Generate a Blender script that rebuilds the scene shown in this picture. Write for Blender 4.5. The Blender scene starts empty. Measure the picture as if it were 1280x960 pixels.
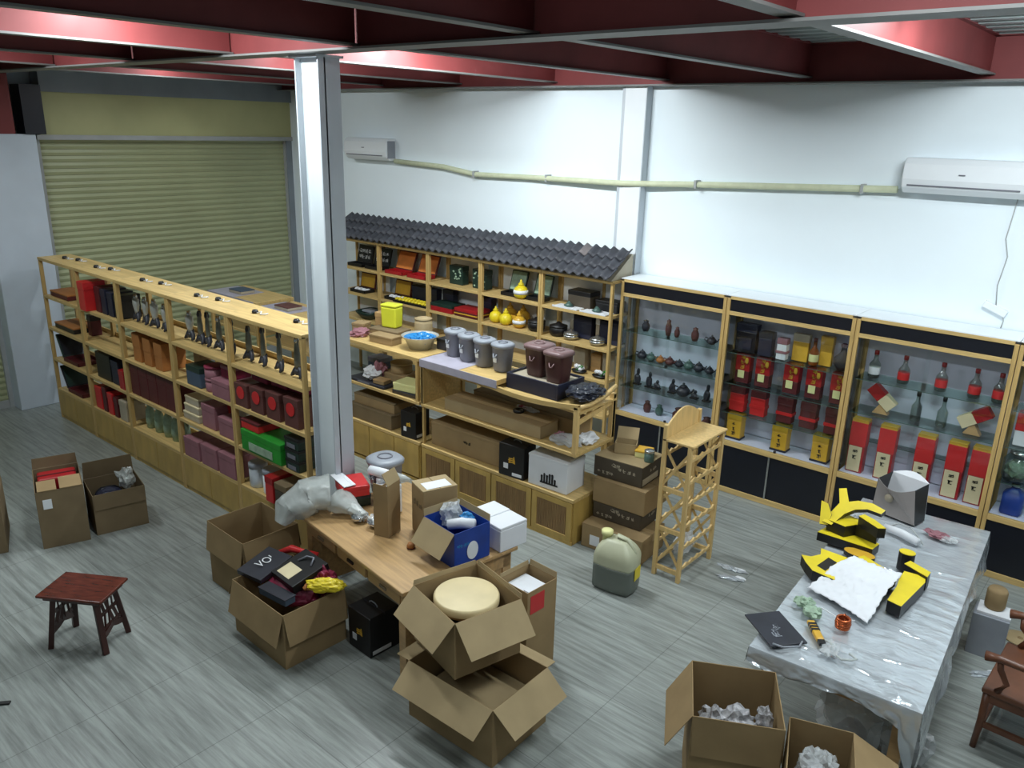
import bpy, math, random
from mathutils import Matrix, Vector, noise
random.seed(7)
R = math.radians
D = bpy.data
col = bpy.context.scene.collection
sc = bpy.context.scene

# ------------------------------------------------------------------ camera
yaw, pitch, roll, fpx = R(40.076), R(17.66), R(1.493), 1008.3
fw = Vector((-math.sin(yaw)*math.cos(pitch), math.cos(yaw)*math.cos(pitch), -math.sin(pitch)))
rt = Vector((math.cos(yaw), math.sin(yaw), 0)); up = rt.cross(fw)
r2 = rt*math.cos(roll)+up*math.sin(roll); u2 = r2.cross(fw)
cd = D.cameras.new('camera'); cam = D.objects.new('camera', cd); col.objects.link(cam)
cd.sensor_width = 36; cd.lens = fpx/1280*36; cd.clip_start = .05
cam.matrix_world = Matrix(((r2.x, u2.x, -fw.x, 0), (r2.y, u2.y, -fw.y, 0), (r2.z, u2.z, -fw.z, 3.7), (0, 0, 0, 1)))
sc.camera = cam
# ------------------------------------------------------------------ view and light settings
sc.view_settings.view_transform = 'Standard'; sc.view_settings.look = 'None'
sc.view_settings.gamma = 1; sc.view_settings.use_curve_mapping = False
sc.view_settings.exposure = 0.0
w = D.worlds.new('world'); sc.world = w; w.use_nodes = True
w.node_tree.nodes['Background'].inputs[0].default_value = (.8, .9, 1, 1)
w.node_tree.nodes['Background'].inputs[1].default_value = .05
# ceiling tubes: (x, y, watts, run along)
LAMPS = [(-.75, 5.35, 126, 'x'), (-5.35, 5.35, 162, 'x'), (-6.85, 5.2, 50, 'x'), (-9.9, 5.4, 30, 'x'),
         (-.8, 2.4, 60, 'x'), (-5.3, 2.6, 84, 'x'), (-8.4, 2.2, 74, 'x'), (1.2, 6.2, 50, 'x'), (-2.4, .2, 20, 'x')]  # last one is unseen, added near the camera as weak fill
LCOL = (.90, .97, 1.0)

# ------------------------------------------------------------------ materials
def lin(c):
    return tuple(((v/255)/12.92 if v/255 <= .04045 else ((v/255+.055)/1.055)**2.4) for v in c)
def mat(name, c, rough=.5, metal=0, var=.12, scale=6, kind='plain', bump=0, spec=.5, alpha=1, c2=None, stretch=(1, 1, 1)):
    m = D.materials.new(name); m.use_nodes = True
    nt = m.node_tree; N = nt.nodes; L = nt.links
    b = N['Principled BSDF']
    b.inputs['Roughness'].default_value = rough; b.inputs['Metallic'].default_value = metal
    b.inputs['Specular IOR Level'].default_value = spec
    tc = N.new('ShaderNodeTexCoord'); mp = N.new('ShaderNodeMapping'); L.new(tc.outputs['Object'], mp.inputs[0])
    mp.inputs['Scale'].default_value = stretch
    nz = N.new('ShaderNodeTexNoise'); nz.inputs['Scale'].default_value = scale; nz.inputs['Detail'].default_value = 4
    L.new(mp.outputs[0], nz.inputs[0])
    mx = N.new('ShaderNodeMix'); mx.data_type = 'RGBA'
    g_ = .3*c[0]+.59*c[1]+.11*c[2]; c = tuple(v+(g_-v)*.12 for v in c)
    a = lin(c); d = lin(c2) if c2 else tuple(v*(1-var*1.6) for v in a)
    hi = a if c2 else tuple(min(1, v*(1+var)) for v in a)
    mx.inputs[6].default_value = (*d, 1); mx.inputs[7].default_value = (*hi, 1)
    rp = N.new('ShaderNodeValToRGB'); rp.color_ramp.elements[0].position = .3; rp.color_ramp.elements[1].position = .7
    L.new(nz.outputs['Fac'], rp.inputs[0]); L.new(rp.outputs[0], mx.inputs[0])
    out = mx.outputs[2]
    L.new(out, b.inputs['Base Color'])
    if bump:
        bp = N.new('ShaderNodeBump'); bp.inputs['Strength'].default_value = bump; bp.inputs['Distance'].default_value = .02
        L.new(nz.outputs['Fac'], bp.inputs['Height']); L.new(bp.outputs[0], b.inputs['Normal'])
    if alpha < 1:
        b.inputs['Alpha'].default_value = alpha
    return m
def glassmat(name, tint=(252, 254, 254), refl=.04, rough=.03):
    m = D.materials.new(name); m.use_nodes = True; nt = m.node_tree; N = nt.nodes; L = nt.links
    N.remove(N['Principled BSDF']); o = N['Material Output']
    t = N.new('ShaderNodeBsdfTransparent'); t.inputs[0].default_value = (*lin(tint), 1)
    g = N.new('ShaderNodeBsdfGlossy'); g.inputs['Roughness'].default_value = rough
    f = N.new('ShaderNodeLayerWeight'); f.inputs[0].default_value = .25
    ma = N.new('ShaderNodeMath'); ma.operation = 'MULTIPLY_ADD'; ma.inputs[1].default_value = .22; ma.inputs[2].default_value = refl*.5
    L.new(f.outputs['Fresnel'], ma.inputs[0])
    x = N.new('ShaderNodeMixShader'); L.new(ma.outputs[0], x.inputs[0]); L.new(t.outputs[0], x.inputs[1]); L.new(g.outputs[0], x.inputs[2])
    L.new(x.outputs[0], o.inputs[0]); return m

M = {}
M['pine'] = mat('pine wood', (206, 172, 104), .45, var=.13, scale=3, stretch=(1, 14, 14))
M['pine_v'] = mat('pine wood upright', (198, 162, 94), .45, var=.13, scale=3, stretch=(14, 14, 1))
M['pine_door'] = mat('pine door', (190, 154, 74), .4, var=.12, scale=2.5, stretch=(3, 3, 1))
M['rack'] = mat('pale pine', (216, 180, 112), .45, var=.1, scale=4, stretch=(8, 8, 1))
M['oak'] = mat('desk wood', (192, 152, 98), .35, var=.12, scale=3, stretch=(1, 12, 12))
M['oak_d'] = mat('ribbed door wood', (158, 122, 74), .45, var=.14, scale=3, stretch=(6, 6, 1))
M['card'] = mat('brown cardboard', (156, 130, 90), .8, var=.07, scale=5, spec=.15)
M['card_in'] = mat('cardboard inner face', (144, 120, 88), .85, var=.07, scale=5, spec=.1)
M['card_d'] = mat('old cardboard', (126, 108, 80), .85, var=.09, scale=4, spec=.1)
M['card_l'] = mat('light cardboard', (170, 148, 108), .8, var=.06, scale=5, spec=.15)
M['tape'] = mat('packing tape', (176, 146, 100), .3, var=.04)
M['darkcard'] = mat('dark printed cardboard', (74, 64, 50), .6, var=.1)
M['white'] = mat('white paint', (232, 238, 242), .6, var=.02, scale=2)
M['wall'] = mat('white wall paint', (234, 246, 252), .75, var=.02, scale=.8, spec=.2)
M['wall_b'] = mat('pillar plaster', (196, 208, 220), .8, var=.04, scale=2, spec=.2)
M['wall_d'] = mat('front wall plaster', (170, 175, 176), .8, var=.03, scale=1)
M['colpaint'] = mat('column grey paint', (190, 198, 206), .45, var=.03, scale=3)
M['colweb_lit'] = mat('column lit web', (222, 232, 236), .45, var=.03, scale=3)  # web of the grey column, light falling on it put into a paler colour
M['steel_red'] = mat('red oxide primer', (128, 52, 52), .6, var=.12, scale=2, spec=.4)
M['flange'] = mat('grey beam paint', (120, 120, 118), .5, var=.1, scale=3)
M['galv'] = mat('galvanised deck', (150, 165, 165), .35, .3, var=.1, scale=3)
M['shutter'] = mat('olive shutter', (166, 172, 128), .45, var=.05, scale=1.5)
M['shut_box'] = mat('olive fascia', (184, 184, 128), .55, var=.06, scale=1.5)
M['rail'] = mat('grey rail', (168, 172, 172), .5, var=.05)
M['duct'] = mat('grey duct', (132, 142, 150), .5, var=.08, scale=2)
M['tile'] = mat('charcoal roof tile', (66, 68, 76), .6, var=.22, scale=7)
M['tile_l'] = mat('faded roof tile', (120, 112, 112), .6, var=.2, scale=7)
M['black'] = mat('black panel', (16, 19, 30), .35, var=.1)
M['blackp'] = mat('black plastic', (20, 20, 22), .4, var=.1)
M['blackcloth'] = mat('black bag film', (34, 38, 52), .3, var=.3, scale=20, bump=.5)
M['navy'] = mat('navy card', (30, 34, 58), .5, var=.1)
M['backp'] = mat('cabinet white board', (214, 216, 236), .5, var=.03, scale=2)
M['red'] = mat('red lacquer', (176, 24, 30), .35, var=.1)
M['redb'] = mat('bright red', (214, 34, 36), .4, var=.08)
M['maroon'] = mat('maroon', (92, 26, 30), .5, var=.1)
M['wine'] = mat('wine red cloth', (138, 22, 60), .6, var=.3, scale=14)
M['mauve'] = mat('mauve card', (150, 96, 106), .6, var=.08)
M['orange'] = mat('tan orange card', (176, 108, 46), .6, var=.1)
M['ornsatin'] = mat('orange satin', (226, 128, 52), .35, var=.12)  # bright orange of the case lining itself
M['yellow'] = mat('yellow', (232, 206, 20), .4, var=.06)
M['ochre'] = mat('golden yellow', (224, 170, 40), .35, var=.1)
M['lemon'] = mat('lemon tin', (216, 220, 40), .4, var=.05)
M['cream'] = mat('cream paper', (220, 204, 160), .6, var=.05)
M['paleyel'] = mat('pale yellow lid', (226, 224, 150), .6, var=.04)
M['green'] = mat('green card', (30, 150, 40), .4, var=.12)
M['dkgreen'] = mat('dark green', (26, 52, 44), .35, var=.15)
M['palegreen'] = mat('pale green silk', (150, 178, 150), .5, var=.15, scale=20)
M['blue'] = mat('blue print', (20, 62, 160), .4, var=.15)
M['cyan'] = mat('blue plastic', (34, 130, 200), .25, var=.12, scale=12)
M['steelblue'] = mat('blue grey card', (66, 84, 104), .6, var=.1)
M['palesteel'] = mat('pale pewter', (190, 194, 188), .4, .3, var=.15)
M['olivesteel'] = mat('dull olive metal', (116, 118, 104), .4, .4, var=.2)
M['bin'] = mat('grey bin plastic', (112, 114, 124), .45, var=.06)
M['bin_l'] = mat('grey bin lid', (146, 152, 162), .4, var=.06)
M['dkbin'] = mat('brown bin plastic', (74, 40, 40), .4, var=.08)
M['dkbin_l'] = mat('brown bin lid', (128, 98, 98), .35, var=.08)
M['purple'] = mat('grey mauve film', (172, 168, 184), .4, var=.08)
M['mahog'] = mat('mahogany', (98, 40, 26), .25, var=.25, scale=5, stretch=(2, 8, 8))
M['mahog_d'] = mat('dark mahogany', (66, 30, 24), .35, var=.2, scale=5)
M['chairw'] = mat('rosewood', (112, 66, 42), .35, var=.2, scale=5)
M['jug'] = mat('milky plastic', (186, 188, 156), .4, var=.04)
M['jugliq'] = mat('jug below liquid line', (98, 106, 98), .35, var=.05)
M['foil'] = mat('silver film', (196, 204, 210), .13, .35, var=.08, scale=7, bump=.6, stretch=(.8, 1.8, 1))
M['clearfilm'] = mat('hazy plastic film', (206, 212, 214), .18, var=.06, scale=14, bump=.5, alpha=.5)
M['bagfilm'] = mat('frosted plastic bag', (196, 202, 198), .3, var=.06, scale=9, bump=.5, alpha=.72)
M['paperw'] = mat('white paper', (222, 225, 228), .6, var=.03)
M['foam'] = mat('white foam', (222, 225, 230), .7, var=.02)
M['news'] = mat('crumpled newsprint', (176, 176, 180), .8, var=.35, scale=30)
M['greyb'] = mat('grey paper bag', (150, 142, 138), .5, var=.05)
M['silver'] = mat('silver metal', (190, 192, 190), .25, .9, var=.08)
M['chrome'] = mat('chrome', (210, 212, 214), .15, 1, var=.03)
M['silverp'] = mat('grey enamel', (190, 190, 180), .3, .4, var=.06)
M['copper'] = mat('copper wire', (204, 98, 50), .25, .8, var=.2, scale=30)
M['amber'] = mat('amber glass', (140, 70, 20), .2, var=.2)
M['beige'] = mat('beige card', (176, 164, 140), .6, var=.08)
M['clayred'] = mat('brown clay', (96, 52, 48), .5, var=.15)
M['claydark'] = mat('dark clay', (44, 46, 56), .45, var=.15)
M['claygreen'] = mat('celadon clay', (74, 104, 96), .35, var=.15)
M['pipe'] = mat('cream pipe wrap', (206, 212, 176), .6, var=.05, scale=12)
M['bottleg'] = glassmat('bottle glass', (226, 236, 230), .3, .08)
M['glass'] = glassmat('clear pane glass')
M['shelfglass'] = glassmat('green edged glass', (232, 243, 240), .08)
M['lid_wood'] = mat('plywood disc', (222, 202, 150), .5, var=.05, scale=6)
M['emit'] = D.materials.new('tube glow'); M['emit'].use_nodes = True
_b = M['emit'].node_tree.nodes['Principled BSDF']; _b.inputs['Emission Color'].default_value = (.9, .97, 1, 1); _b.inputs['Emission Strength'].default_value = 6

def floor_mat():
    m = D.materials.new('grey streaked floor tile'); m.use_nodes = True; nt = m.node_tree; N = nt.nodes; L = nt.links
    b = N['Principled BSDF']; b.inputs['Roughness'].default_value = .33; b.inputs['Specular IOR Level'].default_value = .4
    tc = N.new('ShaderNodeTexCoord')
    mp = N.new('ShaderNodeMapping'); mp.inputs['Scale'].default_value = (.8, 12, 1); L.new(tc.outputs['Object'], mp.inputs[0])
    n1 = N.new('ShaderNodeTexNoise'); n1.inputs['Scale'].default_value = 2.2; n1.inputs['Detail'].default_value = 6; n1.inputs['Roughness'].default_value = .62
    L.new(mp.outputs[0], n1.inputs[0])
    rp = N.new('ShaderNodeValToRGB'); e = rp.color_ramp.elements
    e[0].position = .34; e[0].color = (*lin((122, 127, 123)), 1); e[1].position = .62; e[1].color = (*lin((158, 164, 160)), 1)
    L.new(n1.outputs['Fac'], rp.inputs[0])
    br = N.new('ShaderNodeTexBrick'); br.inputs['Scale'].default_value = 1; br.inputs['Brick Width'].default_value = .8; br.inputs['Row Height'].default_value = .8
    br.offset = 0; br.inputs['Mortar Size'].default_value = .003; br.inputs['Color1'].default_value = (1, 1, 1, 1); br.inputs['Color2'].default_value = (.93, .93, .93, 1); br.inputs['Mortar'].default_value = (.6, .6, .6, 1)
    L.new(tc.outputs['Object'], br.inputs[0])
    mx = N.new('ShaderNodeMix'); mx.data_type = 'RGBA'; mx.blend_type = 'MULTIPLY'; mx.inputs[0].default_value = 1
    L.new(rp.outputs[0], mx.inputs[6]); L.new(br.outputs[0], mx.inputs[7]); L.new(mx.outputs[2], b.inputs['Base Color'])
    return m
M['floor'] = floor_mat()

# ------------------------------------------------------------------ mesh builder
class MB:
    def __init__(s): s.v = []; s.f = []; s.m = []; s.s = []; s.T = Matrix.Identity(4)
    def add(s, vs, fs, m=0, sm=False):
        k = len(s.v); s.v += [tuple(s.T @ Vector(v)) for v in vs]
        for f in fs: s.f.append([k+i for i in f]); s.m.append(m); s.s.append(sm)
        return s
    def box(s, x0, x1, y0, y1, z0, z1, m=0, t=(1, 1)):
        cx, cy = (x0+x1)/2, (y0+y1)/2; a, b = (x1-x0)/2, (y1-y0)/2
        vs = [(cx-a, cy-b, z0), (cx+a, cy-b, z0), (cx+a, cy+b, z0), (cx-a, cy+b, z0),
              (cx-a*t[0], cy-b*t[1], z1), (cx+a*t[0], cy-b*t[1], z1), (cx+a*t[0], cy+b*t[1], z1), (cx-a*t[0], cy+b*t[1], z1)]
        return s.add(vs, [(3, 2, 1, 0), (4, 5, 6, 7), (0, 1, 5, 4), (1, 2, 6, 5), (2, 3, 7, 6), (3, 0, 4, 7)], m)
    def bar(s, p, q, wd, th, m=0, upv=(0, 0, 1)):
        p, q = Vector(p), Vector(q); d = (q-p); L = d.length; d.normalize(); u = Vector(upv)
        if abs(d.dot(u)) > .99: u = Vector((0, 1, 0))
        a = d.cross(u).normalized(); b = a.cross(d)
        vs = []
        for e in (p, q):
            for i, j in ((-1, -1), (1, -1), (1, 1), (-1, 1)): vs.append(tuple(e+a*wd/2*i+b*th/2*j))
        return s.add(vs, [(0, 1, 2, 3), (7, 6, 5, 4), (0, 4, 5, 1), (1, 5, 6, 2), (2, 6, 7, 3), (3, 7, 4, 0)], m)
    def lathe(s, prof, n=20, c=(0, 0, 0), m=0, sq=0, sx=1, sy=1):
        vs = []; fs = []
        for r, z in prof:
            for i in range(n):
                a = 2*math.pi*i/n; cx, cy = math.cos(a), math.sin(a)
                if sq:
                    k = 1/max(abs(cx), abs(cy)); k = 1+(k-1)*sq; cx *= k; cy *= k
                vs.append((c[0]+r*cx*sx, c[1]+r*cy*sy, c[2]+z))
        for j in range(len(prof)-1):
            for i in range(n): fs.append((j*n+i, j*n+(i+1) % n, (j+1)*n+(i+1) % n, (j+1)*n+i))
        fs.append(tuple(reversed(range(n)))); k = (len(prof)-1)*n; fs.append(tuple(range(k, k+n)))
        return s.add(vs, fs, m, True)
    def tube(s, pts, r, n=8, m=0, closed=False):
        pts = [Vector(p) for p in pts]; rs = r if isinstance(r, (list, tuple)) else [r]*len(pts)
        vs = []; fs = []; N_ = len(pts)
        for i, p in enumerate(pts):
            if closed: d = pts[(i+1) % N_]-pts[i-1]
            else: d = pts[min(i+1, N_-1)]-pts[max(i-1, 0)]
            d.normalize(); u = Vector((0, 0, 1)) if abs(d.z) < .9 else Vector((1, 0, 0))
            a = d.cross(u).normalized(); b = a.cross(d)
            for k in range(n):
                t = 2*math.pi*k/n; vs.append(tuple(p+(a*math.cos(t)+b*math.sin(t))*rs[i]))
        for i in range(N_ if closed else N_-1):
            j = (i+1) % N_
            for k in range(n): fs.append((i*n+k, j*n+k, j*n+(k+1) % n, i*n+(k+1) % n))
        if not closed: fs.append(tuple(range(n))); fs.append(tuple(reversed(range((N_-1)*n, N_*n))))
        return s.add(vs, fs, m, True)
    def prism(s, poly, z0, z1, m=0, M4=None):
        n = len(poly); vs = [(x, y, z0) for x, y in poly]+[(x, y, z1) for x, y in poly]
        if M4 is not None: vs = [tuple(M4 @ Vector(v)) for v in vs]
        fs = [tuple(reversed(range(n))), tuple(range(n, 2*n))]+[(i, (i+1) % n, n+(i+1) % n, n+i) for i in range(n)]
        return s.add(vs, fs, m)
    def grid(s, fn, nu, nv, m=0, sm=True, th=0):
        vs = [fn(i/nu, j/nv) for j in range(nv+1) for i in range(nu+1)]; W = nu+1
        fs = [(j*W+i, j*W+i+1, (j+1)*W+i+1, (j+1)*W+i) for j in range(nv) for i in range(nu)]
        return s.add(vs, fs, m, sm)
    def lump(s, c, r, seed=0, amp=.35, n=3, m=0, sm=False, freq=2.2):
        import bmesh
        bm = bmesh.new(); bmesh.ops.create_icosphere(bm, subdivisions=n, radius=1)
        vs = []
        for v in bm.verts:
            p = v.co.copy(); k = 1+amp*noise.noise(p*freq+Vector((seed*3.7, seed*1.3, seed)))+amp*.6*noise.noise(p*freq*3+Vector((seed, 0, seed*2)))
            z = p.z*k
            zz = c[2]+max(z, -1)*r[2]
            vs.append((c[0]+p.x*k*r[0], c[1]+p.y*k*r[1], max(zz, 0) if s.T == Matrix.Identity(4) else zz))
        fs = [tuple(v.index for v in f.verts) for f in bm.faces]; bm.free()
        return s.add(vs, fs, m, sm)
    def glyph(s, o, ux, uy, size, m=0, seed=0):
        rnd = random.Random(seed); o, ux, uy = Vector(o), Vector(ux).normalized(), Vector(uy).normalized(); nn = ux.cross(uy)
        for k in range(6):
            if k % 2: a = (rnd.uniform(0, .3), rnd.uniform(.05, .95)); b = (rnd.uniform(.6, 1), a[1]+rnd.uniform(-.1, .1))
            else: a = (rnd.uniform(.05, .95), rnd.uniform(.55, 1)); b = (a[0]+rnd.uniform(-.25, .25), rnd.uniform(0, .4))
            p = o+ux*a[0]*size+uy*a[1]*size; q = o+ux*b[0]*size+uy*b[1]*size
            s.bar(p, q, size*.13, .0016, m, tuple(nn))
        return s
    def build(s, name, mats, parent=None, loc=(0, 0, 0), rotz=0, bevel=0, seg=2, solid=0):
        me = D.meshes.new(name); me.from_pydata(s.v, [], s.f)
        if not isinstance(mats, (list, tuple)): mats = [mats]
        for x in mats: me.materials.append(M[x] if isinstance(x, str) else x)
        me.polygons.foreach_set('material_index', s.m); me.polygons.foreach_set('use_smooth', s.s); me.update()
        o = D.objects.new(name, me); col.objects.link(o); o.location = loc; o.rotation_euler = (0, 0, rotz)
        if parent: o.parent = parent
        if solid:
            q = o.modifiers.new('solid', 'SOLIDIFY'); q.thickness = solid
        if bevel:
            q = o.modifiers.new('bevel', 'BEVEL'); q.width = bevel; q.segments = seg; q.limit_method = 'ANGLE'; q.angle_limit = R(40)
        return o
def tag(o, label=None, cat=None, group=None, kind=None):
    if label: o['label'] = label
    if cat: o['category'] = cat
    if group: o['group'] = group
    if kind: o['kind'] = kind
    return o
def thing(name, label, cat, loc=(0, 0, 0), rotz=0, group=None):
    o = D.objects.new(name, None); col.objects.link(o); o.location = loc; o.rotation_euler = (0, 0, rotz); o.empty_display_size = .1
    return tag(o, label, cat, group)
def struct(name, mb, m, label=None, parent=None, **k):
    o = mb.build(name, m, parent, **k)
    if not parent: o['kind'] = 'structure'
    if label: o['label'] = label
    return o
def copy_tree(o, parent=None):
    c = o.copy(); col.objects.link(c); c.parent = parent
    for ch in [x for x in D.objects if x.parent == o]: copy_tree(ch, c)
    return c
def again(src, loc, rotz=None, label=None, scale=None):
    c = copy_tree(src); c.location = loc
    if rotz is not None: c.rotation_euler = (0, 0, rotz)
    if label: c['label'] = label
    if scale: c.scale = scale
    return c

# ------------------------------------------------------------------ room
WY, SX, CZ = 8.0, -11.5, 4.5
struct('floor', MB().box(-12, 3, -2.5, 8.3, -.12, 0), 'floor')
struct('wall_back', MB().box(SX-.3, 3, WY, WY+.2, 0, 4.6), 'wall', 'white painted wall behind the cabinets')
struct('wall_right', MB().box(3, 3.2, -2.5, 8.2, 0, 4.6), 'wall_d')
struct('wall_front', MB().box(-12, 3.2, -2.7, -2.5, 0, 4.6), 'wall_d')
# left wall: lintel strip, pillar, plinth
struct('wall_left', MB().box(SX-.45, SX-.25, -2.5, 8.0, 0, 4.6), 'wall_b')
struct('trim_1', MB().box(SX-.25, SX+.22, 3.46, 4.12, 0, 3.47), 'wall_b', 'pale blue-white plastered pillar between the two roller shutters', bevel=.01)
struct('trim_2', MB().box(SX-.2, SX+.05, 4.3, 8.0, 3.98, 4.24).box(SX-.2, SX+.0, 7.9, 8.0, 0, 3.45), 'duct', 'grey duct above the olive fascia')
struct('trim_3', MB().box(SX-.12, SX+.0, 4.25, 8.0, 3.46, 3.98), 'shut_box', 'olive fascia board over the roller shutter')
struct('trim_4', MB().box(SX-.13, SX+.03, 4.2, 8.0, 3.40, 3.46), 'rail', 'grey lintel strip')
struct('trim_5', MB().box(SX-.05, SX+.2, 3.6, 3.9, 3.47, 4.3).box(SX-.05, SX+.24, 4.0, 4.24, 3.47, 4.05, 1), ['steel_red', 'black'], 'dark red steel stub on top of the pillar')
def shutter(name, y0, y1, ztop, label):
    mb = MB(); p = .082; n = int(ztop/p); prof = []
    for i in range(n+1):
        for t, d in ((0, 0), (.12, .018), (.5, .028), (.88, .018)):
            z = (i+t)*p
            if z < ztop: prof.append((d, z))
    prof.append((0, ztop))
    vs = []; fs = []
    for d, z in prof: vs += [(SX-.1+d, y0, z), (SX-.1+d, y1, z)]
    for i in range(len(prof)-1): fs.append((2*i, 2*i+1, 2*i+3, 2*i+2))
    mb.add(vs, fs)
    o = mb.build(name, 'shutter', solid=-.012); o['kind'] = 'structure'; o['label'] = label
    MB().box(SX-.14, SX-.02, y0-.04, y0+.04, 0, ztop).box(SX-.14, SX-.02, y1-.04, y1+.04, 0, ztop).build('guide_rail', 'rail', o)
    MB().box(SX-.12, SX-.04, y0, y1, 0, .1).build('bottom_bar', 'rail', o)
shutter('door_1', 4.2, 7.92, 3.42, 'olive green roller shutter behind the pine shelf')
shutter('door_2', -.6, 3.45, 3.0, 'olive green roller shutter left of the pillar')
struct('trim_6', MB().box(SX-.2, SX+.05, -2.5, 3.46, 3.0, 4.3), 'shut_box')
# pilaster on the back wall
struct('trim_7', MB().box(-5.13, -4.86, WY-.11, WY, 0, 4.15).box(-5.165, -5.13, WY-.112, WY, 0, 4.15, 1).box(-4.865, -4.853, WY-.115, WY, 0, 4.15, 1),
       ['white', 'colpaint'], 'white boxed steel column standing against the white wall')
# ceiling deck, corrugated along x
mb = MB(); vs = []; fs = []; k = 0; y = -2.5; prof = []
while y < 8.0:
    prof += [(y, 4.56), (y+.09, 4.56), (y+.12, 4.50), (y+.21, 4.50)]; y += .24
for yy, zz in prof: vs += [(-12, yy, zz), (3, yy, zz)]
for i in range(len(prof)-1): fs.append((2*i, 2*i+1, 2*i+3, 2*i+2))
mb.add(vs, fs); struct('ceiling', mb, 'galv', 'corrugated steel floor deck overhead', solid=.01)
# steel beams
tn = [8]
def ibeam(p, q, z0, z1, wd, label):
    mb = MB(); p, q = Vector(p), Vector(q); d = (q-p).normalized(); zc = Vector((0, 0, 1))
    mb.bar((p.x, p.y, (z0+z1)/2), (q.x, q.y, (z0+z1)/2), .012, z1-z0, 0)
    mb.bar((p.x, p.y, z0+.006), (q.x, q.y, z0+.006), wd, .014, 1)
    mb.bar((p.x, p.y, z1-.006), (q.x, q.y, z1-.006), wd, .014, 0)
    struct('trim_%d' % tn[0], mb, ['steel_red', 'flange'], label); tn[0] += 1
ibeam((SX, 3.68, 0), (3, 3.68, 0), 4.155, 4.5, .2, 'main steel beam across the room over the grey column')
ibeam((SX, 7.85, 0), (3, 7.85, 0), 4.15, 4.5, .2, 'steel beam along the top of the white wall')
for x in (-1.62, -3.12, -4.62, -6.08, -7.6, -9.1, -10.6):
    ibeam((x, 3.7, 0), (x, 7.84, 0), 4.2, 4.5, .1, 'red steel cross beam behind the main beam at the ceiling')
for x in (-1.55, -3.0, -4.5, -6.0, -7.6, -9.3, -10.9):
    ibeam((x, -2.4, 0), (x, 3.66, 0), 4.18, 4.5, .1, 'red steel cross beam in front of the main beam at the ceiling')
# H column
mb = MB(); x0, x1, y0, y1 = -5.25, -4.97, 3.71, 3.90
mb.box(x1-.014, x1, y0, y1, 0, 4.14, 0).box(x0, x0+.014, y0, y1, 0, 4.14, 0).box(x0, x1, (y0+y1)/2-.045, (y0+y1)/2-.033, 0, 4.14, 1)
mb.box(x0-.02, x1+.02, y0-.03, y1+.02, 4.135, 4.152, 0)
struct('trim_%d' % tn[0], mb, ['colpaint', 'colweb_lit'], 'grey steel column standing beside the desk, lit web given a paler colour'); tn[0] += 1

# ceiling lamps
def tube_lamp(x, y, watts, label):
    t = thing('ceiling_light', label, 'ceiling light', (x, y, 4.5), 0, 'tube lights under the deck')
    MB().box(-.62, .62, -.03, .03, -.035, 0).build('batten', 'white', t, bevel=.004)
    MB().tube([(-.6, 0, -.05), (.6, 0, -.05)], .013, 10).build('tube', 'emit', t)
    for tilt, share in ((0, .42), (68, .33), (-68, .25)):   # a tube shines down and sideways
        ld = D.lights.new('tube_light', 'AREA'); ld.shape = 'RECTANGLE'; ld.size = 1.2; ld.size_y = .05; ld.energy = watts*share; ld.color = LCOL
        lo = D.objects.new('tube_light', ld); col.objects.link(lo); lo.parent = t; lo.location = (0, .02*(tilt > 0)-.02*(tilt < 0), -.075); lo.rotation_euler = (R(tilt), 0, 0)
for i, (x, y, wt, a) in enumerate(LAMPS):
    tube_lamp(x, y, wt, 'white tube light fixed under the steel deck between two beams')  # covers the added unseen tube near the camera too

# air conditioners, pipe, socket
def aircon(x, z, wd, h, label):
    t = thing('air_conditioner', label, 'air conditioner', (x, WY, z))
    prof = [(0, 0), (-.13, 0), (-.19, .05), (-.21, .12), (-.20, h-.05), (-.16, h), (0, h)]
    m4 = Matrix(((0, 0, 1, -wd/2), (1, 0, 0, 0), (0, 1, 0, 0), (0, 0, 0, 1)))
    MB().prism(prof, 0, wd, 0, m4).build('body', 'white', t, bevel=.012)
    MB().box(-wd/2+.05, wd/2-.08, -.203, -.195, .062, .074).build('louver', 'bin', t)
    MB().box(wd/2-.06, wd/2+.004, -.17, -.02, .03, h-.03).build('end_cap', 'bin_l', t, bevel=.01)
    MB().box(-.05, .0, -.214, -.205, h*.55, h*.55+.01).build('badge', 'bin', t)
aircon(-1.64, 3.235, 1.0, .3, 'white air conditioner high on the wall at the right, cord hanging below')
aircon(-9.45, 3.2, .92, .3, 'white air conditioner high on the wall just right of the grey column')
pts = [(-8.95, 3.2), (-8.0, 3.17), (-7.4, 3.10), (-6.5, 3.115), (-5.1, 3.13), (-4.2, 3.17), (-3.2, 3.21), (-2.2, 3.25)]
mb = MB(); mb.tube([(x, WY-.13 if -5.5 < x < -4.6 else WY-.06, z) for x, z in pts], .033, 10)
pipe = mb.build('insulated_pipe', 'pipe'); tag(pipe, 'cream wrapped pipe running along the white wall between the air conditioners', 'pipe')
for x, z in ((-7.4, 3.10), (-6.2, 3.118), (-4.2, 3.17), (-2.5, 3.235)):
    MB().box(x-.012, x+.012, WY-.105, WY-.003, z-.04, z+.045).build('pipe_clip', 'rail', pipe)
t = thing('power_strip', 'white extension socket hanging by its cord above the display cabinets', 'socket', (-1.25, WY, 2.3))
MB().box(-.1, .1, -.05, 0, -.03, .03).build('socket_body', 'white', t, bevel=.008).rotation_euler = (0, R(22), 0)
MB().tube([(0, -.02, .03), (-.02, -.02, .2), (.01, -.02, .45), (-.03, -.02, .6), (0, -.03, .94)], .005, 6).build('cord', 'rail', t)
MB().tube([(.06, -.02, -.03), (.08, -.02, -.1), (.07, -.02, -.16)], .005, 6).build('lower_cord', 'rail', t)

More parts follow.
